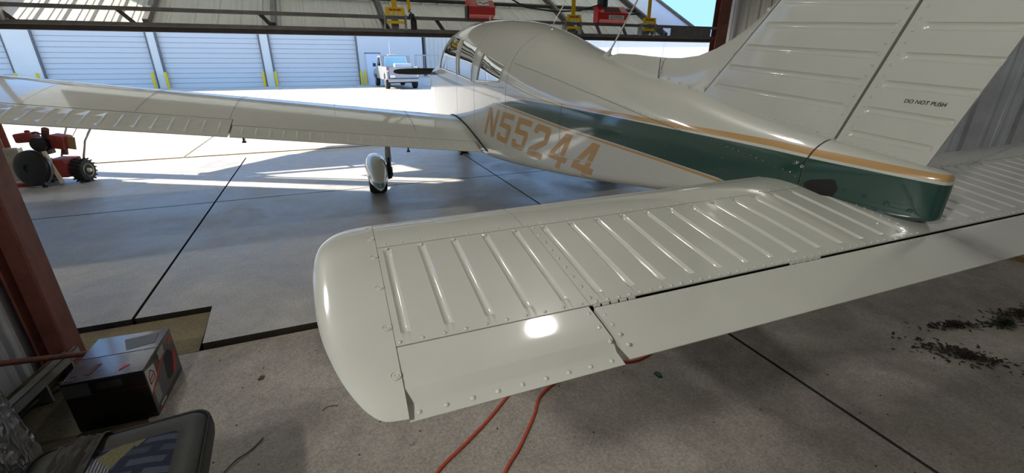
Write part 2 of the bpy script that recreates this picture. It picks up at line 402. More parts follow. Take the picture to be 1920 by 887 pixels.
# lift straps with their guards
def strap(x, x2=None, w=.085, y=7.61, z0=2.13):
    x2 = x if x2 is None else x2
    dpart('lift_strap', MB().bar((x, y, z0), (x2, y+.05, 4.26), w, .006, (0, 1, 0)), 'yellow_strap')
def guard(x):
    t = dpart('strap_guard', MB().prism([(-.16, 0), (.16, 0), (.145, .115), (-.145, .115)], lambda p, q, tt: (x+p, tt, 2.11+q), 7.565, 7.59), 'yellow_paint')
    for q, (dx, w) in enumerate(((-.07, .05), (-.01, .05), (.06, .07))): MB().bb(x+dx-w/2, x+dx+w/2, 7.562, 7.565, 2.175, 2.20).build('warning_print', 'red_label', t)
    for dx in (-.06, .02, .08): MB().bb(x+dx-.02, x+dx+.02, 7.562, 7.565, 2.125, 2.15).build('warning_print', 'white_label', t)
    MB().bb(x-.14, x+.14, 7.575, 7.60, 1.985, 2.03).build('lower_guard', 'yellow_paint', t)
    MB().lathe([(.07, -.05), (.07, .05)], 16, (x, 7.66, 1.98), (1, 0, 0)).build('pulley', 'dark_steel', t, 40)
    for sx in (-.17, .17): MB().bb(x+sx-.01, x+sx+.01, 7.57, 7.70, 1.90, 2.12).build('guard_bracket', 'zinc', t)
for x in (-5.62, -.58, 2.72, 4.45): strap(x); guard(x)
strap(-.34, -.46, .05, 7.60, 2.19); strap(.75, .55, .09, 7.62, 2.26); strap(3.42, 3.40, .05, 7.58, 2.36)
mb = MB().tube([(-.33, 7.60, 2.20), (-.36, 7.595, 2.17), (-.32, 7.595, 2.16), (-.315, 7.6, 2.10)], .012, 6); dpart('strap_hook', mb, 'black_metal')
mb = MB().lathe([(.05, 0), (.055, .03), (.04, .08)], 14, (-.31, 7.6, 2.06)); dpart('latch_head', mb, 'black_metal', 40)
mb = MB().lathe([(.05, 0), (.05, .14), (.03, .16)], 12, (-.28, 7.62, 1.90)); dpart('latch_motor', mb, 'cast_metal', 40)
# red operator boxes
def red_box(x, w, flip, label):
    pf = [(0, 0), (.12, -.02), (.24, .03), (.24, .15), (.1, .27), (0, .25)]
    t = MB().prism(pf, lambda p, q, tt: (tt, 7.66-p, 2.12+q), x-w/2, x+w/2).build('operator_cover', 'red_enamel', door, recalc=True); t['label'] = label
    MB().bb(x-w/2-.03, x-w/2+.0, 7.45, 7.6, 2.10, 2.28).build('end_cap', 'red_enamel' if flip else 'black_metal', t)
    d = Vector((0, .14, .12)).normalized(); nr = Vector((0, -d.z, d.y))
    if flip:
        for k in range(6):
            c = Vector((x-.02, 7.66-.24, 2.27))+d*(.03+.024*k)+nr*.002; MB().box(c, (w*.6, .012, .006), Matrix((Vector((1, 0, 0)), d, nr)).transposed()).build('cooling_slot', 'dark_steel', t)
        a = MB().box((x+.05, 7.415, 2.195), (.34, .006, .07)).build('name_plate', 'white_label', t)
        tx = link('lettering', text_mesh('SCHWEISS', .058, 'black_ink'), t); frame(tx, (x+.05, 7.4108, 2.195), (1, 0, 0), (0, 0, 1))
    else:
        MB().box(Vector((x+.03, 7.66-.17, 2.33))+nr*.004, (w*.45, .13, .006), Matrix((Vector((1, 0, 0)), d, nr)).transposed()).build('name_plate', 'white_label', t)
        for q in range(3): MB().box(Vector((x+.0+.06*q-.02, 7.66-.17, 2.33))+nr*.008+d*(.01-.02*(q % 2)), (.05, .02, .003), Matrix((Vector((1, 0, 0)), d, nr)).transposed()).build('print_mark', 'black_ink', t)
    return t
red_box(.86, .46, False, 'red operator cover with white plate'); red_box(3.50, .62, True, 'red slotted operator cover with white name plate')
dpart('drive_motor', MB().lathe([(.09, 0), (.1, .03), (.1, .16), (.07, .2)], 14, (3.35, 7.62, 2.37)), 'black_metal', 40)
dpart('power_cable', MB().tube([(4.3, 7.7, 2.3), (3.9, 7.7, 2.27), (3.6, 7.7, 2.35), (3.3, 7.66, 2.42), (2.9, 7.7, 2.31), (2.4, 7.75, 2.28), (1.8, 7.75, 2.33), (1.4, 7.75, 2.5)], .014, 6), 'black_metal')

# ============================================================ ceiling lamp and added fill lights
mat('lamp_lens', (1, .97, .9, 1), .4, emit=28)
def lamp(x, y, label, k=1.):
    t = thing('high_bay_lamp', label, 'lamp', (x, y, H-.18), 0, 'round hangar ceiling lamps')
    MB().lathe([(.02, .17), (.05, .16), (.06, .06), (.17, .03), (.18, -.03), (.16, -.03)], 28).build('housing', 'door_steel', t, 35)
    MB().lathe([(.155, -.034), (.14, -.044), (.01, -.05)], 28).build('lens', 'lamp_lens', t, 35)
    l = bpy.data.lights.new('lamp_light', 'AREA'); l.shape = 'DISK'; l.size = .32; l.energy = LAMP_W*k; l.color = (1, .97, .92)
    lo = bpy.data.objects.new('lamp_light', l); COL.objects.link(lo); lo.parent = t; lo.location = (0, 0, -.06)
lamp(.0, 2.33, 'round ceiling lamp above the stabilator', .44)
lamp(-3.7, 4.4, 'added round fill lamp on the ceiling over the left wing', .75)  # this second lamp is added fill for the fuselage side
fl = thing('added_wall_fill', 'added rectangular fill light on the left wall behind the camera', 'lamp', (-3.27, -.75, 2.35))  # unseen light added to brighten the fin and fuselage side
MB().cbox((0, 0, 0), (.07, .34, .24), .015).build('housing', 'dark_steel', fl, 40); MB().bb(.035, .042, -.15, .15, -.1, .1).build('lens', 'lamp_lens', fl); MB().bb(-.07, -.03, -.03, .03, -.06, .06).build('bracket', 'zinc', fl)
l = bpy.data.lights.new('added_fill_light', 'AREA'); l.shape = 'RECTANGLE'; l.size = .3; l.size_y = .2; l.energy = FILL_W; l.color = (1, .97, .93)
lo = bpy.data.objects.new('added_fill_light', l); COL.objects.link(lo); lo.parent = fl; lo.location = (.06, 0, 0); lo.rotation_euler = Vector((-1, -.35, .05)).to_track_quat('Z', 'Y').to_euler()

# ============================================================ hangars across the apron
FY = 33.6; fz = -.01*(FY-7.88)-.02
fb = thing('hangar_building', 'long pale hangar with wide blue-grey roller doors across the apron', 'building', (0, FY, fz))
def fpart(name, x0, x1, y0, y1, z0, z1, m, parent=None): return MB().bb(x0, x1, y0, y1, z0, z1).build(name, m, parent or fb)
fpart('wall', -34, 5.2, .35, 9, 0, 5.6, 'cream_wall'); fpart('wall_top', -34, 5.2, 0, .36, 4.3, 5.6, 'cream_wall'); fpart('roof', -34.3, 5.4, -.3, 9.3, 5.6, 5.75, 'galv')
edges = [(-23.2, -17.15), (-15.95, -10.78), (-10.36, -4.98), (-4.5, .8)]
for a, b in ((-34, -23.2), (-17.15, -15.95), (-10.78, -10.36), (-4.98, -4.5)):
    fpart('pillar', a, b, 0, .36, 0, 4.3, 'cream_wall')
for a, b in ((-17.2, -17.13), (-15.97, -15.88), (-10.86, -10.78), (-10.4, -10.28), (-5.06, -4.97), (-4.52, -4.42), (.72, .83)): fpart('door_guide', a, b, -.02, .05, 0, 4.3, 'door_steel')
fpart('wall_panel', .8, 5.2, 0, .36, 0, 4.3, 'far_door')
for a, b in edges:
    d = fpart('overhead_door', a, b, .22, .3, 0, 4.3, 'far_door')
    nsl = 15
    for k in range(nsl):
        z0 = 4.3*k/nsl; mb = MB(); mb.prism([(.16, .02), (.18, .0), (.23, .0), (.23, 4.3/nsl-.025), (.18, 4.3/nsl-.025), (.16, 4.3/nsl-.05)], lambda p, q, t: (t, p, z0+q), a+.05, b-.05); mb.build('slat', 'far_door', d)
md = fpart('entry_door', 1.3, 2.2, -.05, .0, 0, 2.03, 'smooth_sheet')
MB().bb(1.24, 1.3, -.07, 0, 0, 2.09).build('frame', 'tan_wall', md); MB().bb(2.2, 2.26, -.07, 0, 0, 2.09).build('frame', 'tan_wall', md); MB().bb(1.24, 2.26, -.07, 0, 2.03, 2.09).build('frame', 'door_steel', md)
MB().lathe([(.02, 0), (.02, .06), (.04, .065), (.03, .1)], 10, (2.1, -.05, 1.0), (0, -1, 0)).build('handle', 'chrome', md); MB().bb(1.62, 1.84, -.055, -.05, 1.45, 1.53).build('number_plate', 'far_door', md)
pm = panel_mesh(5.0, 'tan_wall', .05)
mb = MB().bb(0, 3.66, .02, 5, 0, 5.0); tb = thing('ribbed_shed', 'tan ribbed metal building end beyond the pickup truck', 'building', (5.45, FY-.2, fz)); mb.build('wall', 'tan_wall', tb)
for i in range(4): o = link('metal_panel', pm, tb); o.location = (i*.915, .01, 0)
MB().bb(-.05, 3.7, -.2, 5.2, 5.0, 5.12).build('roof', 'galv', tb)
# white building far right
wb = thing('white_hangar', 'low sunlit white hangar seen over the rear fuselage, under the door', 'building', (21.5, 27, -.24), R(-38))
MB().bb(-10, 22, .03, 8, 0, 2.9).build('wall', 'white_label', wb)
for i in range(10): MB().bb(-10+i*3.2, -10+i*3.2+3.1, 0, .03, .9, 2.9).build('wall_panel', 'white_label', wb); MB().bb(-10+i*3.2, -10+i*3.2+3.1, 0, .03, 0, .86).build('lower_panel', 'white_label', wb)
MB().bb(-10.3, 22.3, -.1, 8.3, 2.9, 3.0).build('roof', 'galv', wb)
# bollards
bm_ = MB().lathe([(.075, 0), (.075, .88), (.05, .94), (.01, .96)], 14).mesh('yellow_bollard', 'yellow_paint', 40)
for x, lb in ((-17.0, 'left yellow bollard of the far left pair, before the widest pillar'), (-16.1, 'right yellow bollard of the far left pair, before the widest pillar'), (-10.9, 'left yellow bollard between the first two full roller doors'), (-10.25, 'right yellow bollard between the first two full doors'), (-5.1, 'left yellow bollard of the middle pair of bollards'), (-4.4, 'right yellow bollard of the middle pair of bollards'), (.85, 'yellow bollard at the right edge of the last roller door'), (1.12, 'yellow bollard just left of the entry door')):
    o = link('yellow_bollard', bm_); tag(o, lb, 'bollard', 'yellow bollards along the far hangar'); o.location = (x, FY-.35, fz)

from mathutils.geometry import tessellate_polygon
# ============================================================ the aeroplane (own frame: +y nose, -x port)
AP = thing('light_aircraft', 'white low-wing light aircraft with green and gold stripes', 'airplane', (0, 0, 0), -R(1.8))
# ---- fuselage loft
ST = [  # y, belly, top, half width, shoulder fraction, corner radius, top exponent
 (.172, .965, 1.085, .008, .7, .004, 2.4), (.178, .952, 1.108, .024, .78, .01, 2.4), (.20, .945, 1.117, .038, .78, .014, 2.4), (.26, .935, 1.124, .060, .76, .02, 2.4), (.40, .913, 1.142, .104, .66, .04, 2.2), (.57, .890, 1.166, .148, .55, .05, 2.0), (.92, .832, 1.212, .192, .50, .05, 2.0),
 (1.31, .775, 1.290, .242, .50, .055, 2.0), (1.66, .725, 1.352, .288, .50, .06, 2.0), (2.22, .655, 1.455, .361, .50, .06, 2.05),
 (2.66, .612, 1.548, .418, .50, .06, 2.1), (3.24, .560, 1.690, .492, .52, .07, 2.25), (3.70, .535, 1.782, .540, .54, .08, 2.4),
 (4.10, .520, 1.832, .560, .55, .09, 2.5), (4.60, .505, 1.862, .568, .56, .09, 2.5), (5.00, .495, 1.866, .566, .57, .09, 2.5),
 (5.35, .49, 1.835, .560, .60, .09, 2.4), (5.60, .49, 1.715, .553, .66, .09, 2.3), (5.86, .49, 1.520, .543, .75, .10, 2.4), (6.02, .50, 1.420, .533, .84, .10, 2.8), (6.10, .50, 1.405, .528, .82, .10, 2.8),
 (6.45, .52, 1.385, .500, .80, .12, 2.6), (6.80, .58, 1.340, .455, .78, .14, 2.4), (7.00, .66, 1.29, .40, .74, .15, 2.3), (7.08, .74, 1.25, .34, .70, .15, 2.2), (7.11, .85, 1.20, .24, .65, .12, 2.0)]
SF = [pchip([s[0] for s in ST], [s[k] for s in ST]) for k in range(1, 7)]
def half_w(y, z):
    zb, zt, hw, sf, rc, ex = [f(y) for f in SF]; zs = zb+sf*(zt-zb)
    if z >= zs:
        t = min((z-zs)/(zt-zs), 1.); return hw*(1-t**ex)**(1/ex)
    if z < zb+rc:
        t = min((zb+rc-z)/rc, 1.); return hw-rc*(1-math.sqrt(max(0, 1-t*t)))
    return hw
NB, NC, NS, NT = 4, 6, 10, 22
def section(y):
    zb, zt, hw, sf, rc, ex = [f(y) for f in SF]; zs = zb+sf*(zt-zb); rc = min(rc, hw*.8); P = []
    for i in range(NB): P.append(((hw-rc)*i/NB, zb))
    for i in range(NC): a = math.pi/2*i/NC; P.append((hw-rc+rc*math.sin(a), zb+rc-rc*math.cos(a)))
    for i in range(NS): P.append((hw, zb+rc+(zs-zb-rc)*i/NS))
    for i in range(NT+1):
        a = math.pi/2*i/NT; P.append((hw*max(0, math.cos(a))**(2/ex), zs+(zt-zs)*math.sin(a)**(2/ex)))
    return P
def loft(ys, cap0=False, cap1=False, keep=None):
    mb = MB(); rows = []
    for y in ys:
        s = section(y); L = [(-x, y, z) for x, z in s]; Rr = [(x, y, z) for x, z in s[::-1]][1:-1]
        rows.append(L+Rr)   # belly -> port side -> top -> starboard -> belly
    n = len(rows[0]); V = [p for r in rows for p in r]; F = []
    for i in range(len(ys)-1):
        for j in range(n):
            q = (i*n+j, (i+1)*n+j, (i+1)*n+(j+1) % n, i*n+(j+1) % n)
            if keep is None or keep(i, j, [V[k] for k in q]): F.append(q[::-1])
    if cap0: F.append(tuple(range(n)))
    if cap1: F.append(tuple(range((len(ys)-1)*n+n-1, (len(ys)-1)*n-1, -1)))
    return mb.add(V, F)
def livery():
    m = bpy.data.materials.new('livery_paint'); m.use_nodes = True; nt = m.node_tree; p = nt.nodes['Principled BSDF']; L = nt.links
    p.inputs['Roughness'].default_value = .36; p.inputs['Coat Weight'].default_value = 1.; p.inputs['Coat IOR'].default_value = 1.75; p.inputs['Coat Roughness'].default_value = .07
    tc = nd(nt, 'ShaderNodeTexCoord'); sp = nd(nt, 'ShaderNodeSeparateXYZ'); L.new(tc.outputs['Object'], sp.inputs[0])
    def mth(op, a, b=None):
        n = nd(nt, 'ShaderNodeMath', operation=op)
        for i, v in enumerate((a, b)):
            if v is None: continue
            if isinstance(v, (int, float)): n.inputs[i].default_value = v
            else: L.new(v, n.inputs[i])
        return n.outputs[0]
    yn = mth('DIVIDE', sp.outputs['Y'], 7.2)
    def curve(pts):
        # piecewise linear y -> z stored in a float curve over 0..1 (z-0.6)/0.8
        n = nd(nt, 'ShaderNodeFloatCurve'); c = n.mapping.curves[0]; P = [(y/7.2, (z-.6)/.8) for y, z in pts]
        while len(c.points) < len(P): c.points.new(.5, .5)
        for q, (a, b) in zip(c.points, P): q.location = (a, b); q.handle_type = 'VECTOR'
        n.mapping.update(); L.new(yn, n.inputs['Value']); return mth('ADD', mth('MULTIPLY', n.outputs[0], .8), .6)
    def band(lo, hi, y0, y1):
        a = mth('GREATER_THAN', sp.outputs['Z'], curve(lo)); b = mth('LESS_THAN', sp.outputs['Z'], curve(hi))
        c = mth('MULTIPLY', mth('GREATER_THAN', sp.outputs['Y'], y0), mth('LESS_THAN', sp.outputs['Y'], y1)); return mth('MULTIPLY', mth('MULTIPLY', a, b), c)
    bands = [
     (band([(0, .80), (.965, .934), (1.668, .977), (2.314, 1.012), (3.28, 1.090), (7.2, 1.15)], [(0, 1.072), (.176, 1.077), (.40, 1.090), (.74, 1.103), (1.69, 1.129), (2.317, 1.146), (2.878, 1.148), (3.094, 1.119), (3.28, 1.091), (7.2, 1.15)], 0, 3.279), MATS['green_paint']),
     (band([(0, .85), (1.276, .935), (2.312, .987), (3.216, 1.059), (3.5, 1.080), (7.2, 1.15)], [(0, .864), (1.279, .949), (2.314, 1.004), (3.216, 1.076), (3.5, 1.084), (7.2, 1.15)], .2, 3.45), MATS['gold_paint']),
     (band([(0, 1.085), (.185, 1.088), (.40, 1.099), (.558, 1.106), (.741, 1.115), (2.318, 1.150), (3.215, 1.160), (7.2, 1.2)], [(0, 1.107), (.19, 1.110), (.40, 1.122), (.564, 1.130), (.746, 1.139), (1.47, 1.153), (2.319, 1.167), (3.214, 1.172), (7.2, 1.2)], 0, 3.22), MATS['gold_paint']),
     (band([(0, 1.09), (3.28, 1.115), (4.0, 1.155), (4.75, 1.175), (5.8, 1.235), (6.95, 1.262), (7.2, 1.265)], [(0, 1.1), (3.28, 1.13), (4.0, 1.178), (4.75, 1.215), (5.8, 1.268), (6.95, 1.305), (7.2, 1.31)], 3.279, 7.2), MATS['green_paint'])]
    nz = nd(nt, 'ShaderNodeTexNoise'); nz.inputs['Scale'].default_value = 5; nz.inputs['Detail'].default_value = 6; L.new(tc.outputs['Object'], nz.inputs['Vector'])
    mx = nd(nt, 'ShaderNodeMix', data_type='RGBA'); L.new(nz.outputs['Fac'], mx.inputs[0]); w = srgb(198, 199, 189); mx.inputs[6].default_value = (w[0]*.95, w[1]*.95, w[2]*.95, 1); mx.inputs[7].default_value = w
    cur = mx.outputs[2]
    for b, pm_ in bands:
        x = nd(nt, 'ShaderNodeMix', data_type='RGBA'); L.new(b, x.inputs[0]); L.new(cur, x.inputs[6]); x.inputs[7].default_value = pm_.node_tree.nodes['Principled BSDF'].inputs['Base Color'].default_value; cur = x.outputs[2]
    L.new(cur, p.inputs['Base Color']); MATS['livery_paint'] = m
livery()
WIN = [[(5.36, 1.735), (4.68, 1.668), (4.555, 1.297), (5.50, 1.348)], [(4.56, 1.655), (3.955, 1.557), (4.0, 1.252), (4.475, 1.290)], [(3.74, 1.51), (3.27, 1.402), (3.31, 1.268), (3.84, 1.257)]]
def inside(poly, y, z, eps=1e-4):
    s = 0
    for i in range(len(poly)):
        a, b = poly[i], poly[(i+1) % len(poly)]; c = (b[0]-a[0])*(z-a[1])-(b[1]-a[1])*(y-a[0])
        if abs(c) < eps*1e-2: continue
        if s == 0: s = 1 if c > 0 else -1
        elif (c > 0) != (s > 0): return False
    return True
def cut_windows(me):
    b = bmesh.new(); b.from_mesh(me)
    for poly in WIN:
        y0, y1 = min(p[0] for p in poly)-.06, max(p[0] for p in poly)+.06; z0, z1 = min(p[1] for p in poly)-.06, max(p[1] for p in poly)+.06
        for i in range(len(poly)):
            a, c = poly[i], poly[(i+1) % len(poly)]; no = Vector((0, c[1]-a[1], -(c[0]-a[0]))).normalized()
            fs = [f for f in b.faces if y0 < f.calc_center_median().y < y1 and z0 < f.calc_center_median().z < z1]
            geo = fs+list({e for f in fs for e in f.edges})+list({v for f in fs for v in f.verts})
            bmesh.ops.bisect_plane(b, geom=geo, plane_co=(0, a[0], a[1]), plane_no=no, dist=1e-6)
        bmesh.ops.delete(b, geom=[f for f in b.faces if inside(poly, f.calc_center_median().y, f.calc_center_median().z)], context='FACES')
    b.to_mesh(me); b.free()
ysf = sorted(set([round(x, 3) for x in np.linspace(.585, 5.9, 90)]+[5.42]))
WY0, WY1 = 5.43, 5.99
def is_ws(q):
    yc = sum(p[1] for p in q)/4; zc = sum(p[2] for p in q)/4; xc = sum(p[0] for p in q)/4
    return WY0 < yc < WY1 and zc > 1.40 and abs(xc) < half_w(yc, 1.35)*.96 and zc > 1.40+.0*(yc)
ysf = sorted(set(ysf+[WY0, WY1]+[round(x, 3) for x in np.linspace(5.9, 6.03, 4)]))
mb = loft(ysf, keep=lambda i, j, q: not is_ws(q)); me = mb.mesh('fuselage', 'livery_paint'); cut_windows(me)
for p in me.polygons: p.use_smooth = True
me.set_sharp_from_angle(angle=R(38)); FUS = link('fuselage', me, AP)
mb = loft(ysf, keep=lambda i, j, q: is_ws(q)); used = sorted({k for f in mb.f for k in f}); rm = {k: i for i, k in enumerate(used)}
mb.v = [mb.v[k] for k in used]; mb.f = [tuple(rm[k] for k in f) for f in mb.f]; mb.build('windshield', 'window_glass', FUS, 60)
loft([.172, .174, .176, .178, .184, .19, .20, .22]+list(np.linspace(.24, .578, 12)), cap0=True).build('tail_cone', 'livery_paint', AP, 50)
loft(list(np.linspace(6.036, 6.9, 16))+[6.95, 7.0, 7.03, 7.06, 7.08, 7.095, 7.11], cap1=True).build('cowling', 'livery_paint', AP, 50)
def side_pt(y, z, off=0., side=-1):
    e = .004; x = half_w(y, z); dy = (half_w(y+e, z)-half_w(y-e, z))/(2*e); dz = (half_w(y, z+e)-half_w(y, z-e))/(2*e)
    n = Vector((1, -dy, -dz)).normalized(); p = Vector((x, y, z))+n*off; return Vector((p.x*side, p.y, p.z)), Vector((n.x*side, n.y, n.z))
# panes with slim frames
for wi, poly in enumerate(WIN):
    for side in (-1, 1):
        mb = MB(); a, b_, c, d = poly
        def f(u, v, off=-.004):
            y = (a[0]*(1-u)+b_[0]*u)*(1-v)+(d[0]*(1-u)+c[0]*u)*v; z = (a[1]*(1-u)+b_[1]*u)*(1-v)+(d[1]*(1-u)+c[1]*u)*v; return side_pt(y, z, off, side)[0]
        pane = mb.grid(14, 12, f, side > 0).build('window_pane', 'window_glass', FUS, 60)
        loop = [f(t, 0, .001) for t in np.linspace(0, 1, 12)]+[f(1, t, .001) for t in np.linspace(0, 1, 10)[1:]]+[f(1-t, 1, .001) for t in np.linspace(0, 1, 12)[1:]]+[f(0, 1-t, .001) for t in np.linspace(0, 1, 10)[1:]]
        MB().tube(loop, .007, 6).build('window_frame', 'white_paint', FUS, 50)
# seams as thin raised strips
def strip_on_side(pts, w, name, m='seam', off=.0006, parent=None, sides=(-1, 1)):
    # pts: list of (y,z); strip of width w laid on the skin
    for s in sides:
        V = []; F = []
        for i, (y, z) in enumerate(pts):
            y2, z2 = pts[min(i+1, len(pts)-1)]; y1, z1 = pts[max(i-1, 0)]; t = Vector((y2-y1, z2-z1)).normalized(); nx = Vector((-t.y, t.x))*w/2
            V.append(side_pt(y+nx.x, z+nx.y, off, s)[0]); V.append(side_pt(y-nx.x, z-nx.y, off, s)[0])
        F = [(2*i, 2*i+1, 2*i+3, 2*i+2) for i in range(len(pts)-1)]
        if s > 0: F = [q[::-1] for q in F]
        MB().add(V, F).build(name, m, parent or FUS, 60)
def ring_seam(y, z0, z1, w=.004):
    zt = SF[1](y); zz = [z0+(min(z1, zt-.002)-z0)*t**.6 for t in np.linspace(0, 1, 40)]; strip_on_side([(y, z) for z in zz], w, 'panel_seam')
ring_seam(3.17, .60, 3); ring_seam(3.93, .72, 1.75); ring_seam(2.31, .70, 1.16); ring_seam(4.60, .78, 1.28)
upper = [(3.13, 1.422), (2.84, 1.376), (2.543, 1.328), (2.2, 1.27), (1.849, 1.215), (1.47, 1.153), (1.235, 1.117), (.98, 1.078), (.724, 1.04), (.6, 1.02)]
lower = [(3.16, .728), (3.043, .739), (2.5, .78), (2.03, .814), (1.6, .833), (1.224, .847), (.95, .86)]
def dense(pts, n=60):
    ys = [p[0] for p in pts][::-1]; zs = [p[1] for p in pts][::-1]; return [(y, float(np.interp(y, ys, zs))) for y in np.linspace(ys[-1], ys[0], n)]
strip_on_side(dense(upper), .002, 'panel_seam'); strip_on_side(dense(lower), .005, 'lap_joint', 'white_paint', .002)
strip_on_side([(3.95, 1.245), (3.6, 1.235), (3.2, 1.225)], .003, 'panel_seam')
# rivets on the fuselage
rv = MB()
def rivet_row(pts, step, r=.0056, off=.0, sides=(-1,)):
    acc = 0.; prev = None
    for (y, z) in dense(pts, 400):
        if prev is not None: acc += math.hypot(y-prev[0], z-prev[1])
        prev = (y, z)
        if acc >= step:
            acc = 0.
            for s in sides: p, n = side_pt(y, z, 0, s); rv.dome(p, r, n, .55, 8)
rivet_row([(y, z+.008) for y, z in upper], .03); rivet_row([(y, z-.008) for y, z in lower], .035)
rivet_row([(3.93, 1.235), (3.18, 1.215)], .03); rivet_row([(3.60, 1.10), (3.59, .75)][::1], .04) if False else None
for yy in (2.33, 2.29, 1.30, .95):
    for z in np.arange(SF[0](yy)+.05, 1.12, .05): p, n = side_pt(yy, z); rv.dome(p, .0055, n, .5, 8)
for yy, z in ((.62, 1.07), (.60, 1.02), (.60, .99), (.62, .96), (.66, .95), (.72, .94)): p, n = side_pt(yy, z); rv.dome(p, .008, n, .5, 8)
o = rv.build('rivets', 'livery_paint', FUS, 60); o['kind'] = 'stuff'
# tail cone screws, slot for the stabilator
TC = [q for q in AP.children if q.name.startswith('tail_cone')][0]
for yy, z in ((.43, 1.0), (.365, .995), (.30, .985), (.235, .975)):
    p, n = side_pt(yy, z); MB().lathe([(.009, 0), (.0085, .002), (.004, .0025)], 12, p, n).build('screw', 'green_paint', TC, 40)
sl_ = MB(); yz = [(.562, 1.004), (.545, 1.018), (.475, 1.036), (.462, 1.032), (.447, 1.0), (.46, .965), (.562, .965)]
V = [side_pt(y, z, .0012)[0] for y, z in yz]; sl_.add(V, [tuple(range(len(V)))[::-1]]).build('stabilator_slot', 'dark_gap', TC)
strip_on_side([(.580, z) for z in np.linspace(.93, 1.163, 16)], .004, 'panel_seam', parent=TC)
for txt, yy, zz, sz in (('V', .612, 1.072, .020), ('O', .588, 1.062, .016)):
    tx = link('inspection_mark', text_mesh(txt, sz, 'white_label', .2, .0002), FUS); p_, n_ = side_pt(yy, zz, .0008); frame(tx, p_, Vector((0, -1, -.1))-n_*n_.dot(Vector((0, -1, -.1))), Vector((0, 0, 1)))
# registration
LET = {'N': [[(0, 0), (.22, 0), (.22, .66), (.70, 0), (.95, 0), (.95, 1), (.73, 1), (.73, .36), (.25, 1), (0, 1)]],
 '5': [[(0, 1), (0, .48), (.70, .48), (.70, .18), (.26, .18), (.26, .28), (0, .28), (0, .1), (.12, 0), (.84, 0), (.96, .1), (.96, .54), (.84, .65), (.25, .65), (.25, .82), (.98, .82), (.98, 1)]],
 '2': [[(0, .72), (.26, .72), (.26, .82), (.72, .82), (.72, .60), (0, .22), (0, 0), (.96, 0), (.96, .18), (.42, .18), (.98, .50), (.98, .9), (.86, 1), (.12, 1), (0, .9)]],
 '4': [[(.56, 0), (.8, 0), (.8, 1), (.56, 1)], [(0, .2), (.56, .2), (.56, .37), (0, .37)], [(0, .37), (.26, .37), (.56, .76), (.56, 1), (.46, 1)], [(.8, .2), (1, .2), (1, .37), (.8, .37)]]}
for i, ch in enumerate('N55244'):
    Y0 = (3.66, 3.375, 3.078, 2.79, 2.49, 2.185)[i]; b = bmesh.new()
    for poly in LET[ch]:
        vs_ = [b.verts.new((x, y, 0)) for x, y in poly]
        for tri in tessellate_polygon([[Vector((x, y, 0)) for x, y in poly]]): b.faces.new([vs_[k] for k in tri])
    for cut in np.arange(.1, 1, .1):
        bmesh.ops.bisect_plane(b, geom=b.verts[:]+b.edges[:]+b.faces[:], plane_co=(0, cut, 0), plane_no=(0, 1, 0)); bmesh.ops.bisect_plane(b, geom=b.verts[:]+b.edges[:]+b.faces[:], plane_co=(cut, 0, 0), plane_no=(1, 0, 0))
    for v in b.verts:
        x, h = v.co.x, v.co.y; y = Y0-x*.235-h*.158; z = .771+(Y0-3.66)*.056-x*.012+h*.268
        v.co = side_pt(y, z, .0011)[0]
    me = bpy.data.meshes.new('registration_character'); b.to_mesh(me); b.free(); me.materials.append(MATS['gold_paint']); link('registration_character', me, FUS)
# cabin interior
MB().bb(-.46, .46, 3.5, 5.8, .60, .66).build('cabin_floor', 'interior', AP)
MB().cbox((0, 5.62, 1.12), (.9, .28, .42), .05).build('instrument_panel', 'black_metal', AP)
MB().bb(-.44, .44, 3.42, 3.46, .62, 1.40).build('rear_bulkhead', 'interior', AP)
for x, y in ((-.26, 4.75), (.26, 4.75), (-.26, 3.85), (.26, 3.85)):
    s = MB().cbox((x, y, .86), (.42, .46, .16), .05).build('cabin_seat', 'seat_cloth', AP, 40)
    MB().cbox((x, y-.25, 1.16), (.42, .14, .56), .05, Matrix.Rotation(R(10), 3, 'X')).build('seat_back', 'seat_cloth', s, 40)
    MB().cbox((x, y-.30, 1.50), (.24, .09, .14), .035).build('headrest', 'seat_cloth', s, 40)
# spinner and propeller
pp = MB().lathe([(.16, 0), (.155, .08), (.13, .18), (.08, .27), (.01, .31)], 24, (0, 7.12, 1.262), (0, 1, 0)).build('propeller', 'white_paint', AP, 50)
for s in (-1, 1):
    mb = MB(); prof = [(.10, .05, 48), (.2, .075, 40), (.35, .095, 30), (.55, .098, 23), (.75, .088, 18), (.88, .075, 15), (.95, .05, 14), (.965, .02, 14)]
    V = []; n = 10
    for r, c, tw in prof:
        for k in range(n):
            a = 2*math.pi*k/n; cx, cz = c*.52*math.cos(a), .009*math.sin(a); t = R(90-tw*.35); V.append((s*r, 7.18+cx*math.cos(t)*s-cz*math.sin(t), 1.262+cx*math.sin(t)+cz*math.cos(t)*s))
    F = [(i*n+k, (i+1)*n+k, (i+1)*n+(k+1) % n, i*n+(k+1) % n) for i in range(len(prof)-1) for k in range(n)]+[tuple(range(n)), tuple(range((len(prof)-1)*n, len(prof)*n))]
    mb.add(V, F).build('propeller_blade', 'black_metal', pp, 40, recalc=True)
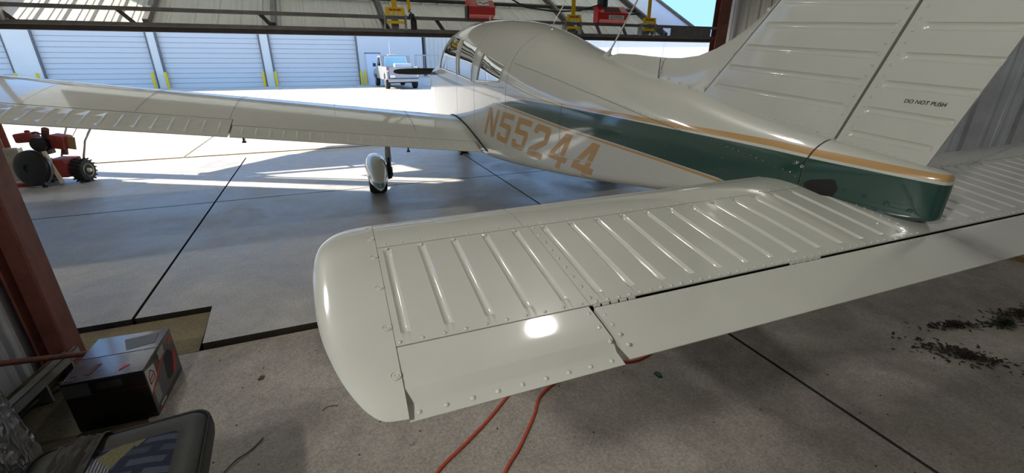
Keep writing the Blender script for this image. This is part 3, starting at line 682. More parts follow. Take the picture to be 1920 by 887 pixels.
# aerials
def aerial(pts, rad, base_r, base_h, label):
    o = MB().tube(pts, rad, 8).build('aerial', 'chrome', AP, 50); o['label'] = label
    p = Vector(pts[0]); d = (Vector(pts[1])-p).normalized(); MB().lathe([(base_r, -.004), (base_r*.9, .006), (base_r*.4, base_h*.6), (base_r*.25, base_h)], 14, p, d).build('aerial_base', 'screw_paint' if base_h > .02 else 'chrome', o, 50)
aerial([(0, 2.35, 1.475), (0, 2.19, 1.645), (0, 2.03, 1.815), (0, 1.80, 2.06)], [.006, .0055, .005, .004], .03, .075, 'swept rod aerial')
aerial([(0, 3.293, 1.70), (0, 3.265, 1.745), (0, 3.247, 1.765), (0, 3.15, 1.83), (0, 3.0, 1.93), (0, 2.8, 2.06)], .0035, .012, .015, 'bent wire aerial')
aerial([(-.05, 4.93, 1.862), (-.05, 4.92, 1.93)], .008, .015, .01, 'short stub aerial')

# ---- stabilator (all-moving tailplane)
TS = math.tan(.1572)
def SP(x, s, h=0.): return (x, s, .96+TS*(s-.4)+.0141*x+h)
SN = Vector((-.0141, -TS, 1)).normalized()
def top_h(s):
    if s > .56: t = (s-.56)/.202; return -.034*min(t, 1)**2.3
    return .0022*math.sin(math.pi*max(0, min(1, s/.56)))
def le_curve(n=12):
    # (s,h) round the nose from the spar line over the top to the lower surface
    P = [(.563+(.742-.563)*t, top_h(.563+(.742-.563)*t)) for t in np.linspace(0, 1, 10)]
    h0 = P[-1][1]
    for a in np.linspace(0, math.pi, 9)[1:]: P.append((.742+.020*math.sin(a), h0-.013*(1-math.cos(a))))
    P += [(.68, -.062), (.6, -.072), (.5, -.072)]
    return P
core = MB(); cp = [(.168, -.022), (.3, -.016), (.56, -.008), (.70, -.03), (.70, -.05), (.55, -.068), (.4, -.064), (.168, -.034)]
core.prism(cp, lambda p, q, t: SP(t, p, q), -1.80, 1.80)
STB = core.build('stabilator', 'dark_gap', AP, recalc=True)
GX = [-1.773+.0963*k for k in range(18)]
def groove(x, s):
    # depth of the pressed channels in the skin
    d = 0.
    for gx in GX:
        u = abs(abs(x)-abs(gx))
        if u < .0115: d = max(d, math.cos(u/.0115*math.pi/2)**.8)
    e = min((s-.196)/.012, (.553-s)/.02); e = max(0., min(1., e)); return -.0075*d*math.sin(e*math.pi/2)
def skin(x0, x1, s0, s1, sgn, name, fn=top_h, grooves=False, parent=None, ns=12, m='white_paint', thick=.004):
    xs = set([x0, x1]+list(np.linspace(x0, x1, 20)))
    if grooves:
        for gx in GX:
            for dx in (-.014, -.0115, -.009, -.006, -.003, 0, .003, .006, .009, .0115, .014):
                q = abs(gx)+dx
                if x0 < q < x1: xs.add(round(q, 5))
    xs = sorted(xs); ss = sorted(set(list(np.linspace(s0, s1, ns))+([.196, .199, .203, .208, .533, .54, .547, .553] if grooves else [])))
    ss = [s for s in ss if s0-1e-6 <= s <= s1+1e-6]
    V = [SP(sgn*x, s, fn(s)+(groove(x, s) if grooves else 0)) for x in xs for s in ss]; nv = len(ss); nu = len(xs)
    F = [(i*nv+j, (i+1)*nv+j, (i+1)*nv+j+1, i*nv+j+1) for i in range(nu-1) for j in range(nv-1)]
    # folded rim
    rim = [i*nv for i in range(nu)]+[(nu-1)*nv+j for j in range(1, nv)]+[i*nv+nv-1 for i in range(nu-2, -1, -1)]+[j for j in range(nv-2, 0, -1)]
    o = len(V); V += [tuple(Vector(V[k])-SN*thick) for k in rim]; n = len(rim); F += [(rim[i], o+i, o+(i+1) % n, rim[(i+1) % n]) for i in range(n)]
    if sgn < 0: F = [q[::-1] for q in F]
    return MB().add(V, F).build(name, m, parent or STB, 32)
XT, XS = 1.80, 1.3375
def tip_outline():
    te = pchip([1.80, 1.838, 1.86, 1.892, 1.928, 1.96, 1.9705], [-.010, -.004, .014, .069, .171, .336, .50]); le = pchip([1.80, 1.86, 1.90, 1.949, 1.9655, 1.9705], [.762, .755, .738, .68, .61, .52]); return te, le
TE_, LE_ = tip_outline()
for sgn in (-1, 1):
    skin(.0 if sgn > 0 else .0, XS-.0008, .1605, .562, sgn, 'ribbed_skin', grooves=True)
    skin(XS+.0008, XT-.001, .1605, .562, sgn, 'ribbed_skin', grooves=True)
    for a, b in ((.0, 1.352), (1.353, XT-.001)):
        P = le_curve(); mb = MB(); xs = np.linspace(a, b, 12)
        V = [SP(sgn*x, s, h+.0004) for x in xs for s, h in P]; n = len(P); F = [(i*n+j, (i+1)*n+j, (i+1)*n+j+1, i*n+j+1) for i in range(11) for j in range(n-1)]
        if sgn < 0: F = [q[::-1] for q in F]
        mb.add(V, F).build('leading_edge_skin', 'white_paint', STB, 40)
    # lower skin
    xs = (0, XT); P = [(.5, -.072), (.4, -.069), (.16, -.036)]; V = [SP(sgn*x, s, h) for x in xs for s, h in P]; F = [(0, 3, 4, 1), (1, 4, 5, 2)]
    MB().add(V, F if sgn > 0 else [q[::-1] for q in F]).build('lower_skin', 'white_paint', STB)
    # trailing panel outboard of the tab, with its stepped flange
    prof = [(.1580, 0.), (.10, -.001), (.052, -.003), (.048, -.004), (.030, -.0215), (.026, -.0228), (-.007, -.0238), (-.007, -.0252), (.05, -.029), (.158, -.036)]
    mb = MB(); xs = np.linspace(XS+.006, XT-.001, 8); V = [SP(sgn*x, s, h+.0005) for x in xs for s, h in prof]; n = len(prof)
    F = [(i*n+j, i*n+j+1, (i+1)*n+j+1, (i+1)*n+j) for i in range(7) for j in range(n-1)]+[tuple(range(n))[::-1], tuple(range(7*n, 8*n))]
    mb.add(V, F if sgn > 0 else [q[::-1] for q in F]).build('trailing_panel', 'white_paint', STB, 30, recalc=True)
    # anti-servo tab
    prof = [(.1490, .001), (.10, .0), (.0, -.010), (-.008, -.0115), (-.008, -.0135), (.05, -.020), (.149, -.030)]
    mb = MB(); xs = np.linspace(.0032, XS-.004, 10); V = [SP(sgn*x, s, h) for x in xs for s, h in prof]; n = len(prof)
    F = [(i*n+j, i*n+j+1, (i+1)*n+j+1, (i+1)*n+j) for i in range(9) for j in range(n)if j < n-1]+[(i*n+n-1, i*n, (i+1)*n, (i+1)*n+n-1) for i in range(9)]+[tuple(range(n))[::-1], tuple(range(9*n, 10*n))]
    tab = mb.add(V, F if sgn > 0 else [q[::-1] for q in F]).build('trim_tab', 'white_paint', STB, 30, recalc=True)
    for xh in (1.265, .62):
        mb = MB()
        for k in range(5): mb.tube([SP(sgn*(xh-.05+.025*k), .1545, .001), SP(sgn*(xh-.05+.025*k+.017), .1545, .001)], .004, 6)
        mb.build('tab_hinge', 'white_paint', STB, 40)
    # tip cap
    mb = MB(); NU, NV = 28, 21; ring = []
    for i in range(NU):
        u = math.sin(i/(NU-1)*math.pi/2); x = 1.8+u*.1705; te, le = TE_(x), LE_(x); sc = math.sqrt(max(1-u**2.4, .0004)); row = []
        ss = [te+(le-te)*(.5-.5*math.cos(math.pi*j/(NV-1))) for j in range(NV)]
        for s in ss:
            q = (s-te)/(le-te)*.762; edge = max(0, min(1, (s-te)/.03)); b = -.02+(top_h(q)+.02)*1. if q > .05 else -.0165+.0145*min(1, max(0, (q-.0)/.05)); b = (top_h(q) if q > .05 else -.013+.013*(q/.05)); row.append(SP(sgn*x, s, -.028+(b+.028)*sc+.0006))
        for s in ss[::-1][1:-1]:
            q = (s-te)/(le-te)*.762; low = np.interp(q, [0, .157, .45, .6, .72, .762], [-.016, -.036, -.072, -.072, -.058, -.036]); row.append(SP(sgn*x, s, -.028+(low+.028)*sc))
        ring.append(row)
    n = len(ring[0]); V = [p for r in ring for p in r]; F = [(i*n+j, (i+1)*n+j, (i+1)*n+(j+1) % n, i*n+(j+1) % n) for i in range(NU-1) for j in range(n)]+[tuple(range((NU-1)*n, NU*n))]
    cap = mb.add(V, F if sgn > 0 else [q[::-1] for q in F]).build('tip_cap', 'white_paint', STB, 40, recalc=True)
    for s in (.081, .221, .373, .517, .62, .70):
        o = MB().lathe([(.0115, 0), (.0112, .0022), (.0095, .0026), (.0085, .0006), (.0070, .0006), (.0062, .0024), (.0026, .0024), (.0022, .0002), (.0005, .0002)], 18, SP(sgn*1.811, s, top_h(s)+.0006), SN).build('screw', 'screw_paint', STB, 40)
    # rivets
    rb = MB()
    def rr(x0, s0, x1, s1, step, r=.0056):
        L = math.hypot(x1-x0, s1-s0); k = max(1, int(L/step))
        for q in range(k+1):
            t = q/k; s = s0+(s1-s0)*t; rb.dome(SP(sgn*(x0+(x1-x0)*t), s, top_h(s)+.0008 if s > .15 else (-.0105 if s < .0 else -.0004)), r, SN, .62, 8)
    rr(1.775, .575, .12, .575, .048, .0042); rr(1.79, .170, XS+.02, .170, .048, .0048); rr(XS-.02, .168, .1, .168, .032); rr(XS-.02, .141, .1, .141, .036, .0046)
    rr(XS-.012, .185, XS-.012, .55, .042); rr(XS-.016, .12, XS-.016, .02, .03); rr(XS+.018, .135, XS+.018, .04, .032)
    for gx in GX: rb.dome(SP(sgn*abs(gx), .549, .0022), .0055, SN, .6, 8)
    for x in np.linspace(XS+.03, XT-.02, 9): rb.dome(SP(sgn*x, .009, -.0226), .0058, SN, .6, 8)
    rr(.10, .20, .09, .50, .03)
    o = rb.build('rivets', 'screw_paint', STB, 60); o['kind'] = 'stuff'

def stain_paint():
    m = MATS['white_paint'].copy(); m.name = 'stained_white_paint'; nt = m.node_tree; p = nt.nodes['Principled BSDF']; L = nt.links; src = p.inputs['Base Color'].links[0].from_socket
    tc = nd(nt, 'ShaderNodeTexCoord'); sp = nd(nt, 'ShaderNodeSeparateXYZ'); L.new(tc.outputs['Object'], sp.inputs[0]); nz = nd(nt, 'ShaderNodeTexNoise'); nz.inputs['Scale'].default_value = 14; nz.inputs['Detail'].default_value = 5; L.new(tc.outputs['Object'], nz.inputs['Vector'])
    ab = nd(nt, 'ShaderNodeMath', operation='ABSOLUTE'); L.new(sp.outputs['X'], ab.inputs[0]); mr = nd(nt, 'ShaderNodeMapRange'); L.new(ab.outputs[0], mr.inputs[0]); mr.inputs[1].default_value = 0.; mr.inputs[2].default_value = .11; mr.inputs[3].default_value = .95; mr.inputs[4].default_value = 0.
    mu = nd(nt, 'ShaderNodeMath', operation='MULTIPLY'); L.new(mr.outputs[0], mu.inputs[0]); L.new(nz.outputs['Fac'], mu.inputs[1]); mx = nd(nt, 'ShaderNodeMix', data_type='RGBA'); L.new(mu.outputs[0], mx.inputs[0]); L.new(src, mx.inputs[6]); mx.inputs[7].default_value = srgb(92, 78, 56); L.new(mx.outputs[2], p.inputs['Base Color']); MATS['stained_white_paint'] = m
    for q in STB.children:
        if q.name.startswith('trim_tab'): q.data.materials.clear(); q.data.materials.append(m)
stain_paint()

# ---- fin and rudder
def LEy(z): return 1.305-.92*(z-1.293)
def HGy(z): return .566-.333*(z-1.163)
def TEy(z): return .258-.30*(z-1.116)
ZT = 2.23
def fgrooves(y0f, y1f, zs):
    def g_(y, z):
        d = 0.
        for zc, a0, b0, a1, b1 in zs:
            # groove from (a0,b0) forward to (a1,b1) aft
            if min(a0, a1)-.001 <= y <= max(a0, a1)+.001:
                t = (y-a0)/(a1-a0); zc_ = b0+(b1-b0)*t; u = abs(z-zc_)
                e = min((y-min(a0, a1))/.012, (max(a0, a1)-y)/.012, 1.)
                if u < .0125: d = max(d, math.cos(u/.0125*math.pi/2)**.6*math.sin(max(0, e)*math.pi/2))
        return d*.0085
    return g_
GF = [(.0, 1.221, 1.336, .573, 1.290), (0, 1.155, 1.425, .534, 1.382), (0, 1.073, 1.512, .499, 1.473), (0, .983, 1.599, .461, 1.564), (0, .913, 1.684, .43, 1.638)]+[(0, .913-.075*k, 1.684+.09*k, .43-.03*k, 1.638+.09*k) for k in range(1, 6)]
GR = [(0, .522, 1.198, .255, 1.179), (0, .488, 1.288, .219, 1.269), (0, .452, 1.380, .183, 1.363), (0, .417, 1.471, .149, 1.454), (0, .381, 1.561, .115, 1.544)]+[(0, .381-.031*k, 1.561+.09*k, .115-.03*k, 1.544+.09*k) for k in range(1, 7)]
def panel_yz(name, ya, yb, zb, zt, ta, tb, gl, parent, m='white_paint', nu=34, nvv=None):
    # ya(z) forward edge, yb(z) aft edge; half thickness ta at the front, tb at the rear
    gf = fgrooves(0, 0, gl); zz = set(np.linspace(zb(0), zt, 30)); us = np.array(sorted(set(list(np.linspace(0, 1, nu))+list(np.linspace(.03, .16, 8))+list(np.linspace(.84, .97, 8)))))
    base = []
    for side in (-1, 1):
        V = []; rows = []
        # rows follow the grooves: v lines parallel to groove slope
        lines = [0., 1.]
        zlist = set(np.linspace(0, 1, 24))
        z0, z1 = 1.10, ZT
        for g_ in gl:
            zc = (g_[2]+g_[4])/2
            for dz in (-.0145, -.0125, -.0115, -.010, -.0075, -.004, 0, .004, .0075, .010, .0115, .0125, .0145): zlist.add((zc+dz-z0)/(z1-z0))
        vs = [v for v in sorted(zlist) if 0 <= v <= 1]
        for v in vs:
            zc = z0+(z1-z0)*v
            for u in us:
                # slope of the groove lines
                zz_ = zc+(.5-u)*(.042 if len(gl) and gl[0][1] > .6 else .019)
                zlo = zb(u); zz_ = max(zz_, zlo); zz_ = min(zz_, zt)
                y = ya(zz_)+(yb(zz_)-ya(zz_))*u; t = ta+(tb-ta)*u
                if len(gl) and gl[0][1] > .6: t = .042*math.sin(math.pi*(.35+.5*u))+.004
                V.append((side*(t-gf(y, zz_)), y, zz_))
        nv = len(us); F = [(i*nv+j, (i+1)*nv+j, (i+1)*nv+j+1, i*nv+j+1) for i in range(len(vs)-1) for j in range(nv-1)]
        if side > 0: F = [q[::-1] for q in F]
        base.append((V, F, len(vs), nv))
    mb = MB()
    for V, F, _, _ in base: mb.add(V, F)
    V0, _, nr, nv = base[0]; o = len(V0)
    for i in range(nr-1):
        mb.f.append((i*nv, o+i*nv, o+(i+1)*nv, (i+1)*nv)[::-1]); mb.f.append((i*nv+nv-1, o+i*nv+nv-1, o+(i+1)*nv+nv-1, (i+1)*nv+nv-1))
    for j in range(nv-1): mb.f.append((j, j+1, o+j+1, o+j)); k = (nr-1)*nv; mb.f.append((k+j, o+k+j, o+k+j+1, k+j+1))
    return mb.build(name, m, parent, 34)
def base_z(u):   # fin sits on the fuselage spine
    y = 1.30+(.57-1.30)*u; return SF[1](y)-.012
FIN = panel_yz('fin', lambda z: LEy(z)-.002, lambda z: HGy(z)+.012, base_z, ZT, .04, .03, GF, AP)
RUD = panel_yz('rudder', lambda z: HGy(z)-.004, TEy, lambda u: 1.162-.045*u, ZT, .030, .005, GR, AP)
MB().prism([(HGy(1.17)+.014, 1.15), (HGy(ZT)+.014, ZT-.01), (HGy(ZT)-.01, ZT-.01), (HGy(1.17)-.01, 1.15)], lambda p, q, t: (t, p, q), -.012, .012).build('rudder_post', 'dark_gap', FIN)
# dorsal fairing and fin leading edge
def fair(name, outer, inner, t, m='white_paint'):
    mb = MB(); V = []; n = len(outer); NVV = 9
    for (o_, i_) in zip(outer, inner):
        for k in range(NVV):
            a = k/(NVV-1); ph = math.pi*(a-.5); c = math.cos(ph); w = 1-abs(2*a-1)
            # from inner on port side round the nose to inner on starboard
            q = math.sin(ph); tt = t(o_[0]); f = 1-abs(q)**2.2
            V.append((q*tt, i_[0]+(o_[0]-i_[0])*f, i_[1]+(o_[1]-i_[1])*f))
    F = [(i*NVV+j, (i+1)*NVV+j, (i+1)*NVV+j+1, i*NVV+j+1) for i in range(n-1) for j in range(NVV-1)]
    return mb.add(V, F).build(name, m, FIN, 50, recalc=True)
def spine(y): return SF[1](y)-.015
outer2 = [(1.686, 1.466), (1.56, 1.465), (1.424, 1.477), (1.31, 1.508), (1.21, 1.549), (1.128, 1.595), (1.04, 1.655), (.958, 1.722), (.75, 1.93), (.55, 2.13), (.47, 2.21)]
inner2 = [(1.686, spine(1.686)), (1.60, spine(1.6)), (1.50, spine(1.5)), (1.40, spine(1.4)), (1.31, spine(1.31)), (LEy(1.38), 1.38), (LEy(1.47), 1.47), (LEy(1.58), 1.58), (LEy(1.83), 1.83), (LEy(2.08), 2.08), (LEy(ZT), ZT)]
th2 = pchip([.4, 1.0, 1.4, 1.69], [.040, .0405, .042, .040]); fair('fin_leading_edge', outer2, inner2, th2)
outer1 = [(2.32, 1.478), (2.2, 1.494), (2.0, 1.487), (1.85, 1.476), (1.688, 1.467)]; inner1 = [(y, spine(y)) for y in (2.32, 2.2, 2.0, 1.85, 1.688)]
fair('dorsal_fairing', outer1, inner1, pchip([1.68, 2.0, 2.32], [.0425, .032, .012]))
MB().prism([(0, 0), (.05, 0.06), (.16, .02), (.1, -.03)], lambda p, q, t: (t, HGy(ZT)-p, ZT+q*.3), -.02, .02).build('rudder_cap', 'white_paint', RUD)
# screws along the fin seam and rivets
for z in np.arange(1.32, 1.75, .085):
    MB().lathe([(.009, 0), (.008, .002), (.003, .0024)], 12, (-.0405, LEy(z)+.022, z), (-1, 0, 0)).build('screw', 'screw_paint', FIN, 40)
for y, z in ((1.67, 1.45), (1.675, 1.42), (1.672, 1.39), (1.668, 1.37), (1.60, 1.355), (1.50, 1.335), (1.42, 1.318), (1.36, 1.305)):
    MB().lathe([(.007, 0), (.006, .002), (.002, .0024)], 10, (-.0425, y, z), (-1, 0, 0)).build('screw', 'screw_paint', FIN, 40)
strip = MB().add([(-.0432, 1.684, 1.463), (-.0432, 1.690, 1.463), (-.0432, 1.694, spine(1.69)+.01), (-.0432, 1.688, spine(1.69)+.01)], [(0, 1, 2, 3)]).build('panel_seam', 'dark_gap', FIN)
strip = MB().add([(-.0418, LEy(z)+d, z) for z in np.linspace(1.30, ZT, 12) for d in (-.0015, .003)], [(2*i, 2*i+1, 2*i+3, 2*i+2) for i in range(11)]).build('panel_seam', 'dark_gap', FIN)
rb = MB()
for z in np.arange(1.19, 2.2, .036):
    rb.dome((-.0285, HGy(z)+.034, z), .0052, (-1, 0, 0), .6, 8)
for y in np.arange(.64, 1.27, .034): rb.dome((-.0415, y, SF[1](y)+.014), .0052, (-1, 0, 0), .6, 8)
o = rb.build('rivets', 'screw_paint', FIN, 60); o['kind'] = 'stuff'
rb = MB()
for z in np.arange(1.19, 2.2, .036): rb.dome((-.0297, HGy(z)-.028, z), .005, (-1, 0, 0), .6, 8)
for u in np.linspace(.08, .9, 9): y = .56+(.262-.56)*u; rb.dome((-(.03-.025*u)-.0004, y, 1.172-.045*u), .0054, (-1, 0, 0), .6, 8)
o = rb.build('rivets', 'screw_paint', RUD, 60); o['kind'] = 'stuff'
tx = link('lettering', text_mesh('DO NOT PUSH', .0178, 'black_ink', .25), RUD); frame(tx, (-.0202, .314, 1.3255), (.0, -1, -.035), (-.0, -.035, 1)); tx.rotation_mode = 'XYZ'
u_ = Vector((.063, -1, -.035)).normalized(); frame(tx, (-.0188, .314, 1.3255), u_, (0, 0, 1))

# ---- wings
DI = math.tan(R(7)); CH = 1.60; WTE = 3.566; Z0 = .6035
def airfoil(t):
    # t: 0 at the leading edge .. 1 trailing edge ; returns upper, lower heights over the chord line (fraction of chord)
    y = 5*.15*(.2969*math.sqrt(t)-.126*t-.3516*t*t+.2843*t**3-.1036*t**4); c = .026*(1-((t-.45)/.55)**2) if t > .45 else .026*(1-((.45-t)/.45)**2)
    return c+y, c-y
def WPT(x, t, which, off=0.):
    u, l = airfoil(t); z = (u if which == 0 else l)*CH+.09*(1-t); return (x, WTE+CH*(1-t), Z0+DI*(abs(x)-.565)+z+off)
def wing(sgn):
    ts = [.5-.5*math.cos(math.pi*k/24) for k in range(25)]
    tf = 1-.215/CH; ta = 1-.335/CH
    def solid(x0, x1, t1, name, parent, extra=0., t0=0., nx=8, m='white_paint'):
        tt = [t for t in ts if t0 < t < t1-.012]; tt = [t0]+tt+[t1] if t0 == 0 else [t0]+tt+[t1]
        ring = [(t, 0) for t in tt[::-1]]+[(t, 1) for t in (tt[1:] if t0 == 0 else tt)]
        xs = np.linspace(x0, x1, nx); V = [WPT(sgn*x, t, w, extra) for x in xs for t, w in ring]; n = len(ring)
        F = [(i*n+j, (i+1)*n+j, (i+1)*n+(j+1) % n, i*n+(j+1) % n) for i in range(nx-1) for j in range(n)]+[tuple(range(n)), tuple(range((nx-1)*n, nx*n))]
        return MB().add(V, F).build(name, m, parent, 34, recalc=True)
    w = solid(.50, 2.722, tf, 'wing', AP); solid(2.722, 4.72, ta, 'outer_wing', w)
    # beaded control surfaces
    def beaded(x0, x1, t0, name, pitch, bx0):
        xs = set(np.linspace(x0, x1, 6)); beads = list(np.arange(bx0, x1-.03, pitch))
        for b in beads:
            for d in (-.012, -.009, -.006, -.003, 0, .003, .006, .009, .012): xs.add(b+d)
        xs = sorted(xs); tt = list(np.linspace(t0, 1, 9)); V = []; us = [t0+.004, t0+.012, t0+.02]+[t for t in tt if t > t0+.03][:-1]+[.985, 1.]
        us = sorted(us); us = [t0]+us
        for x in xs:
            b = min(abs(x-q) for q in beads); a = max(0, math.cos(min(b/.0115, 1)*math.pi/2))**.8
            for t in us: e = max(0, min(1, (t-t0-.02)/.012, (.978-t)/.01)); V.append(WPT(sgn*x, t, 0, .006*a*e))
            V.append(WPT(sgn*x, 1, 1, -.006)); V.append(WPT(sgn*x, t0, 1, 0))
        n = len(us)+2; F = [(i*n+j, (i+1)*n+j, (i+1)*n+(j+1) % n, i*n+(j+1) % n) for i in range(len(xs)-1) for j in range(n)]+[tuple(range(n)), tuple(range((len(xs)-1)*n, len(xs)*n))]
        return MB().add(V, F).build(name, 'white_paint', w, 30, recalc=True)
    beaded(.60, 2.715, tf+.008, 'flap', .1035, .665); beaded(2.73, 4.60, ta+.006, 'aileron', .109, 2.80)
    solid(4.60, 4.72, 1., 'outer_trailing_edge', w, 0, ta+.004, 3)
    # tip
    NU = 8; V = []; tt = ts; ring = [(t, 0) for t in tt[::-1]]+[(t, 1) for t in tt[1:-1]]; n = len(ring)
    for i in range(NU):
        u = math.sin(i/(NU-1)*math.pi/2); x = 4.722+.17*u; sc = math.sqrt(max(0, 1-u**2.3))*.97+.03
        for t, q in ring: a = Vector(WPT(sgn*x, t, 0)); b = Vector(WPT(sgn*x, t, 1)); c = (a+b)/2; V.append(c+((a if q == 0 else b)-c)*sc)
    F = [(i*n+j, (i+1)*n+j, (i+1)*n+(j+1) % n, i*n+(j+1) % n) for i in range(NU-1) for j in range(n)]+[tuple(range((NU-1)*n, NU*n))]
    MB().add(V, F).build('wing_tip', 'white_paint', w, 40, recalc=True)
    # root fillet line, seams, rivets
    rb = MB()
    for xr in (1.15, 1.9, 2.74, 3.4, 4.1):
        for t in np.arange(.05, .78, .022): rb.dome(WPT(sgn*xr, t, 0, .0), .0045, (0, 0, 1), .4, 6)
    for x in np.arange(.7, 4.6, .045): rb.dome(WPT(sgn*x, .14, 0), .004, (0, .3, 1), .4, 6)
    o = rb.build('rivets', 'screw_paint', w, 60); o['kind'] = 'stuff'
    for xr in (1.16, 2.75, 3.41):
        V = [WPT(sgn*(xr+d), t, 0, .0008) for t in np.linspace(.03, .78, 24) for d in (0, .003)]; MB().add(V, [(2*i, 2*i+1, 2*i+3, 2*i+2) for i in range(23)]).build('panel_seam', 'seam', w)
    V = []
    for t in np.linspace(.012, 1, 30):
        p = Vector(WPT(sgn*.5, t, 0)); xx = half_w(p.y, max(p.z, SF[0](p.y)+.03)); 
        for d, oo in ((.001, .012), (.014, .0018)): V.append(WPT(sgn*(xx+d), t, 0, oo))
    MB().add(V, [(2*i, 2*i+1, 2*i+3, 2*i+2) for i in range(29)]).build('root_seal', 'black_rubber', w, 60)
    for x in (.80, 1.30, 2.62):
        p = Vector(WPT(sgn*x, .985, 1)); MB().box(p+Vector((0, 0, -.02)), (.012, .05, .035)).box(p+Vector((0, -.01, -.038)), (.03, .02, .012)).build('flap_bracket', 'black_metal', w)
    return w
WL = wing(-1); WL['label'] = 'port wing'; WR = wing(1); WR['label'] = 'starboard wing'
# ---- landing gear
def pant_mat():
    m = MATS['white_paint'].copy(); m.name = 'pant_paint'; nt = m.node_tree; p = nt.nodes['Principled BSDF']; L = nt.links
    tc = nd(nt, 'ShaderNodeTexCoord'); sp = nd(nt, 'ShaderNodeSeparateXYZ'); L.new(tc.outputs['Object'], sp.inputs[0])
    s = nd(nt, 'ShaderNodeMath', operation='MULTIPLY_ADD'); L.new(sp.outputs['Y'], s.inputs[0]); s.inputs[1].default_value = .0; L.new(sp.outputs['Z'], s.inputs[2])
    def band(a, b):
        x = nd(nt, 'ShaderNodeMath', operation='GREATER_THAN'); L.new(s.outputs[0], x.inputs[0]); x.inputs[1].default_value = a
        y = nd(nt, 'ShaderNodeMath', operation='LESS_THAN'); L.new(s.outputs[0], y.inputs[0]); y.inputs[1].default_value = b
        z = nd(nt, 'ShaderNodeMath', operation='MULTIPLY'); L.new(x.outputs[0], z.inputs[0]); L.new(y.outputs[0], z.inputs[1]); return z.outputs[0]
    mx = nd(nt, 'ShaderNodeMix', data_type='RGBA'); L.new(band(.175, .225), mx.inputs[0]); mx.inputs[6].default_value = srgb(198, 199, 189); mx.inputs[7].default_value = srgb(70, 120, 122); L.new(mx.outputs[2], p.inputs['Base Color']); MATS['pant_paint'] = m
pant_mat()
def gear(x, y, z_top, name, main=True):
    t = MB().tube([(x, y, .36), (x, y+.02, z_top)], .034, 14).build(name, 'white_paint', AP, 50)
    MB().tube([(x, y, .16), (x, y, .40)], .026, 12).build('oleo_leg', 'black_metal', t, 50)
    MB().tube([(x, y-.03, .40), (x, y-.13, .30), (x, y-.03, .19)], .014, 8).build('torque_link', 'black_metal', t, 40)
    sx = -1 if x < 0 else 1; wx = x+(sx*.145 if main else 0)
    MB().tube([(x, y, .17), (wx, y, .17)], .02, 10).build('axle', 'black_metal', t, 40)
    MB().lathe([(.09, -.092), (.145, -.095), (.165, -.08), (.173, -.05), (.173, .05), (.165, .08), (.145, .095), (.09, .092)], 36, (wx, y, .172), (1, 0, 0)).build('tyre', 'black_rubber', t, 40)
    prof = [(.42, .245, .01, .012), (.40, .25, .05, .06), (.33, .262, .085, .115), (.2, .275, .112, .15), (.05, .28, .12, .165), (-.1, .275, .118, .16), (-.25, .255, .10, .135), (-.36, .225, .07, .095), (-.44, .195, .04, .06), (-.48, .18, .018, .035)]
    V = []; n = 24
    for dy, zc, hw, hh in prof:
        for k in range(n):
            a = 2*math.pi*k/n; ca, sa = math.cos(a), math.sin(a); V.append((wx+hw*abs(ca)**.85*(1 if ca > 0 else -1), y+dy, max(zc+hh*sa, .095)))
    F = [(i*n+k, i*n+(k+1) % n, (i+1)*n+(k+1) % n, (i+1)*n+k) for i in range(len(prof)-1) for k in range(n)]+[tuple(range(n))[::-1], tuple(range((len(prof)-1)*n, len(prof)*n))]
    MB().add(V, F).build('wheel_pant', 'pant_paint', t, 60, recalc=True)
    if main:
        MB().tube([(x+sx*.03, y-.06, .20), (x+sx*.05, y-.10, .12), (x+sx*.07, y-.06, .20)], .008, 6).build('tie_down_ring', 'chrome', t)
        MB().box((x, y-.04, .25), (.06, .05, .10)).build('brake_caliper', 'black_metal', t)
for sx, lb in ((-1, 'port main gear leg'), (1, 'starboard main gear leg')): gear(sx*1.40, 4.62, .78, 'main_gear')
gear(0, 6.62, .62, 'nose_gear', False)

# ============================================================ printed carton by the column
mat('carton_black', srgb(34, 31, 31), .32, coat=.5, coat_rough=.18, var=.3, scale=10)
mat('carton_top_sheen', srgb(84, 88, 102), .22, coat=1., coat_rough=.1, var=.45, scale=7)  # lighter, bluer than the body: sky sheen painted into the top
mat('carton_grey', srgb(88, 90, 94), .45); mat('carton_white', srgb(198, 192, 186), .5); mat('carton_red', srgb(196, 52, 40), .45); mat('carton_dim', srgb(64, 22, 22), .5)
bx_ = thing('cardboard_box', 'black and red printed cardboard box on the floor by the steel column', 'box', (-2.872, 1.622, -.031), -R(2.2))
bw, bd, bh = .286, .345, .246
MB().cbox((0, 0, bh/2), (bw, bd, bh), .004).build('body', 'carton_black', bx_)
MB().box((0, -bd/4-.001, bh+.0012), (bw-.004, bd/2-.004, .0024), Matrix.Rotation(R(.6), 3, 'X')).build('top_flap', 'carton_top_sheen', bx_)
MB().box((0, bd/4+.001, bh+.0012), (bw-.004, bd/2-.004, .0024), Matrix.Rotation(-R(.5), 3, 'X')).build('top_flap', 'carton_top_sheen', bx_)
def pr_top(poly, m, n='print_patch'): MB().prism(poly, lambda p, q, t: (p, q, t), bh+.0036, bh+.0042).build(n, m, bx_)
pr_top([(-.08, -.13), (-.055, -.13), (-.04, -.06), (-.06, -.06)], 'carton_dim'); pr_top([(.045, -.14), (.075, -.11), (.068, -.10), (.045, -.12)], 'carton_red')
for k in range(8):
    a = k*math.pi/4; MB().tube([(-.112+.022*math.cos(a), -.145+.018*math.sin(a), bh+.0038), (-.112+.022*math.cos(a+.7), -.145+.018*math.sin(a+.7), bh+.0038)], .0018, 5).build('print_ring', 'carton_grey', bx_)
pr_top([(.02, .02), (.12, .05), (.11, .14), (-.02, .12)], 'carton_grey')
def pr_side(poly, m, lift=.0006):  # right face, (y,z)
    MB().prism(poly, lambda p, q, t: (t, p, q), bw/2, bw/2+lift).build('print_patch', m, bx_)
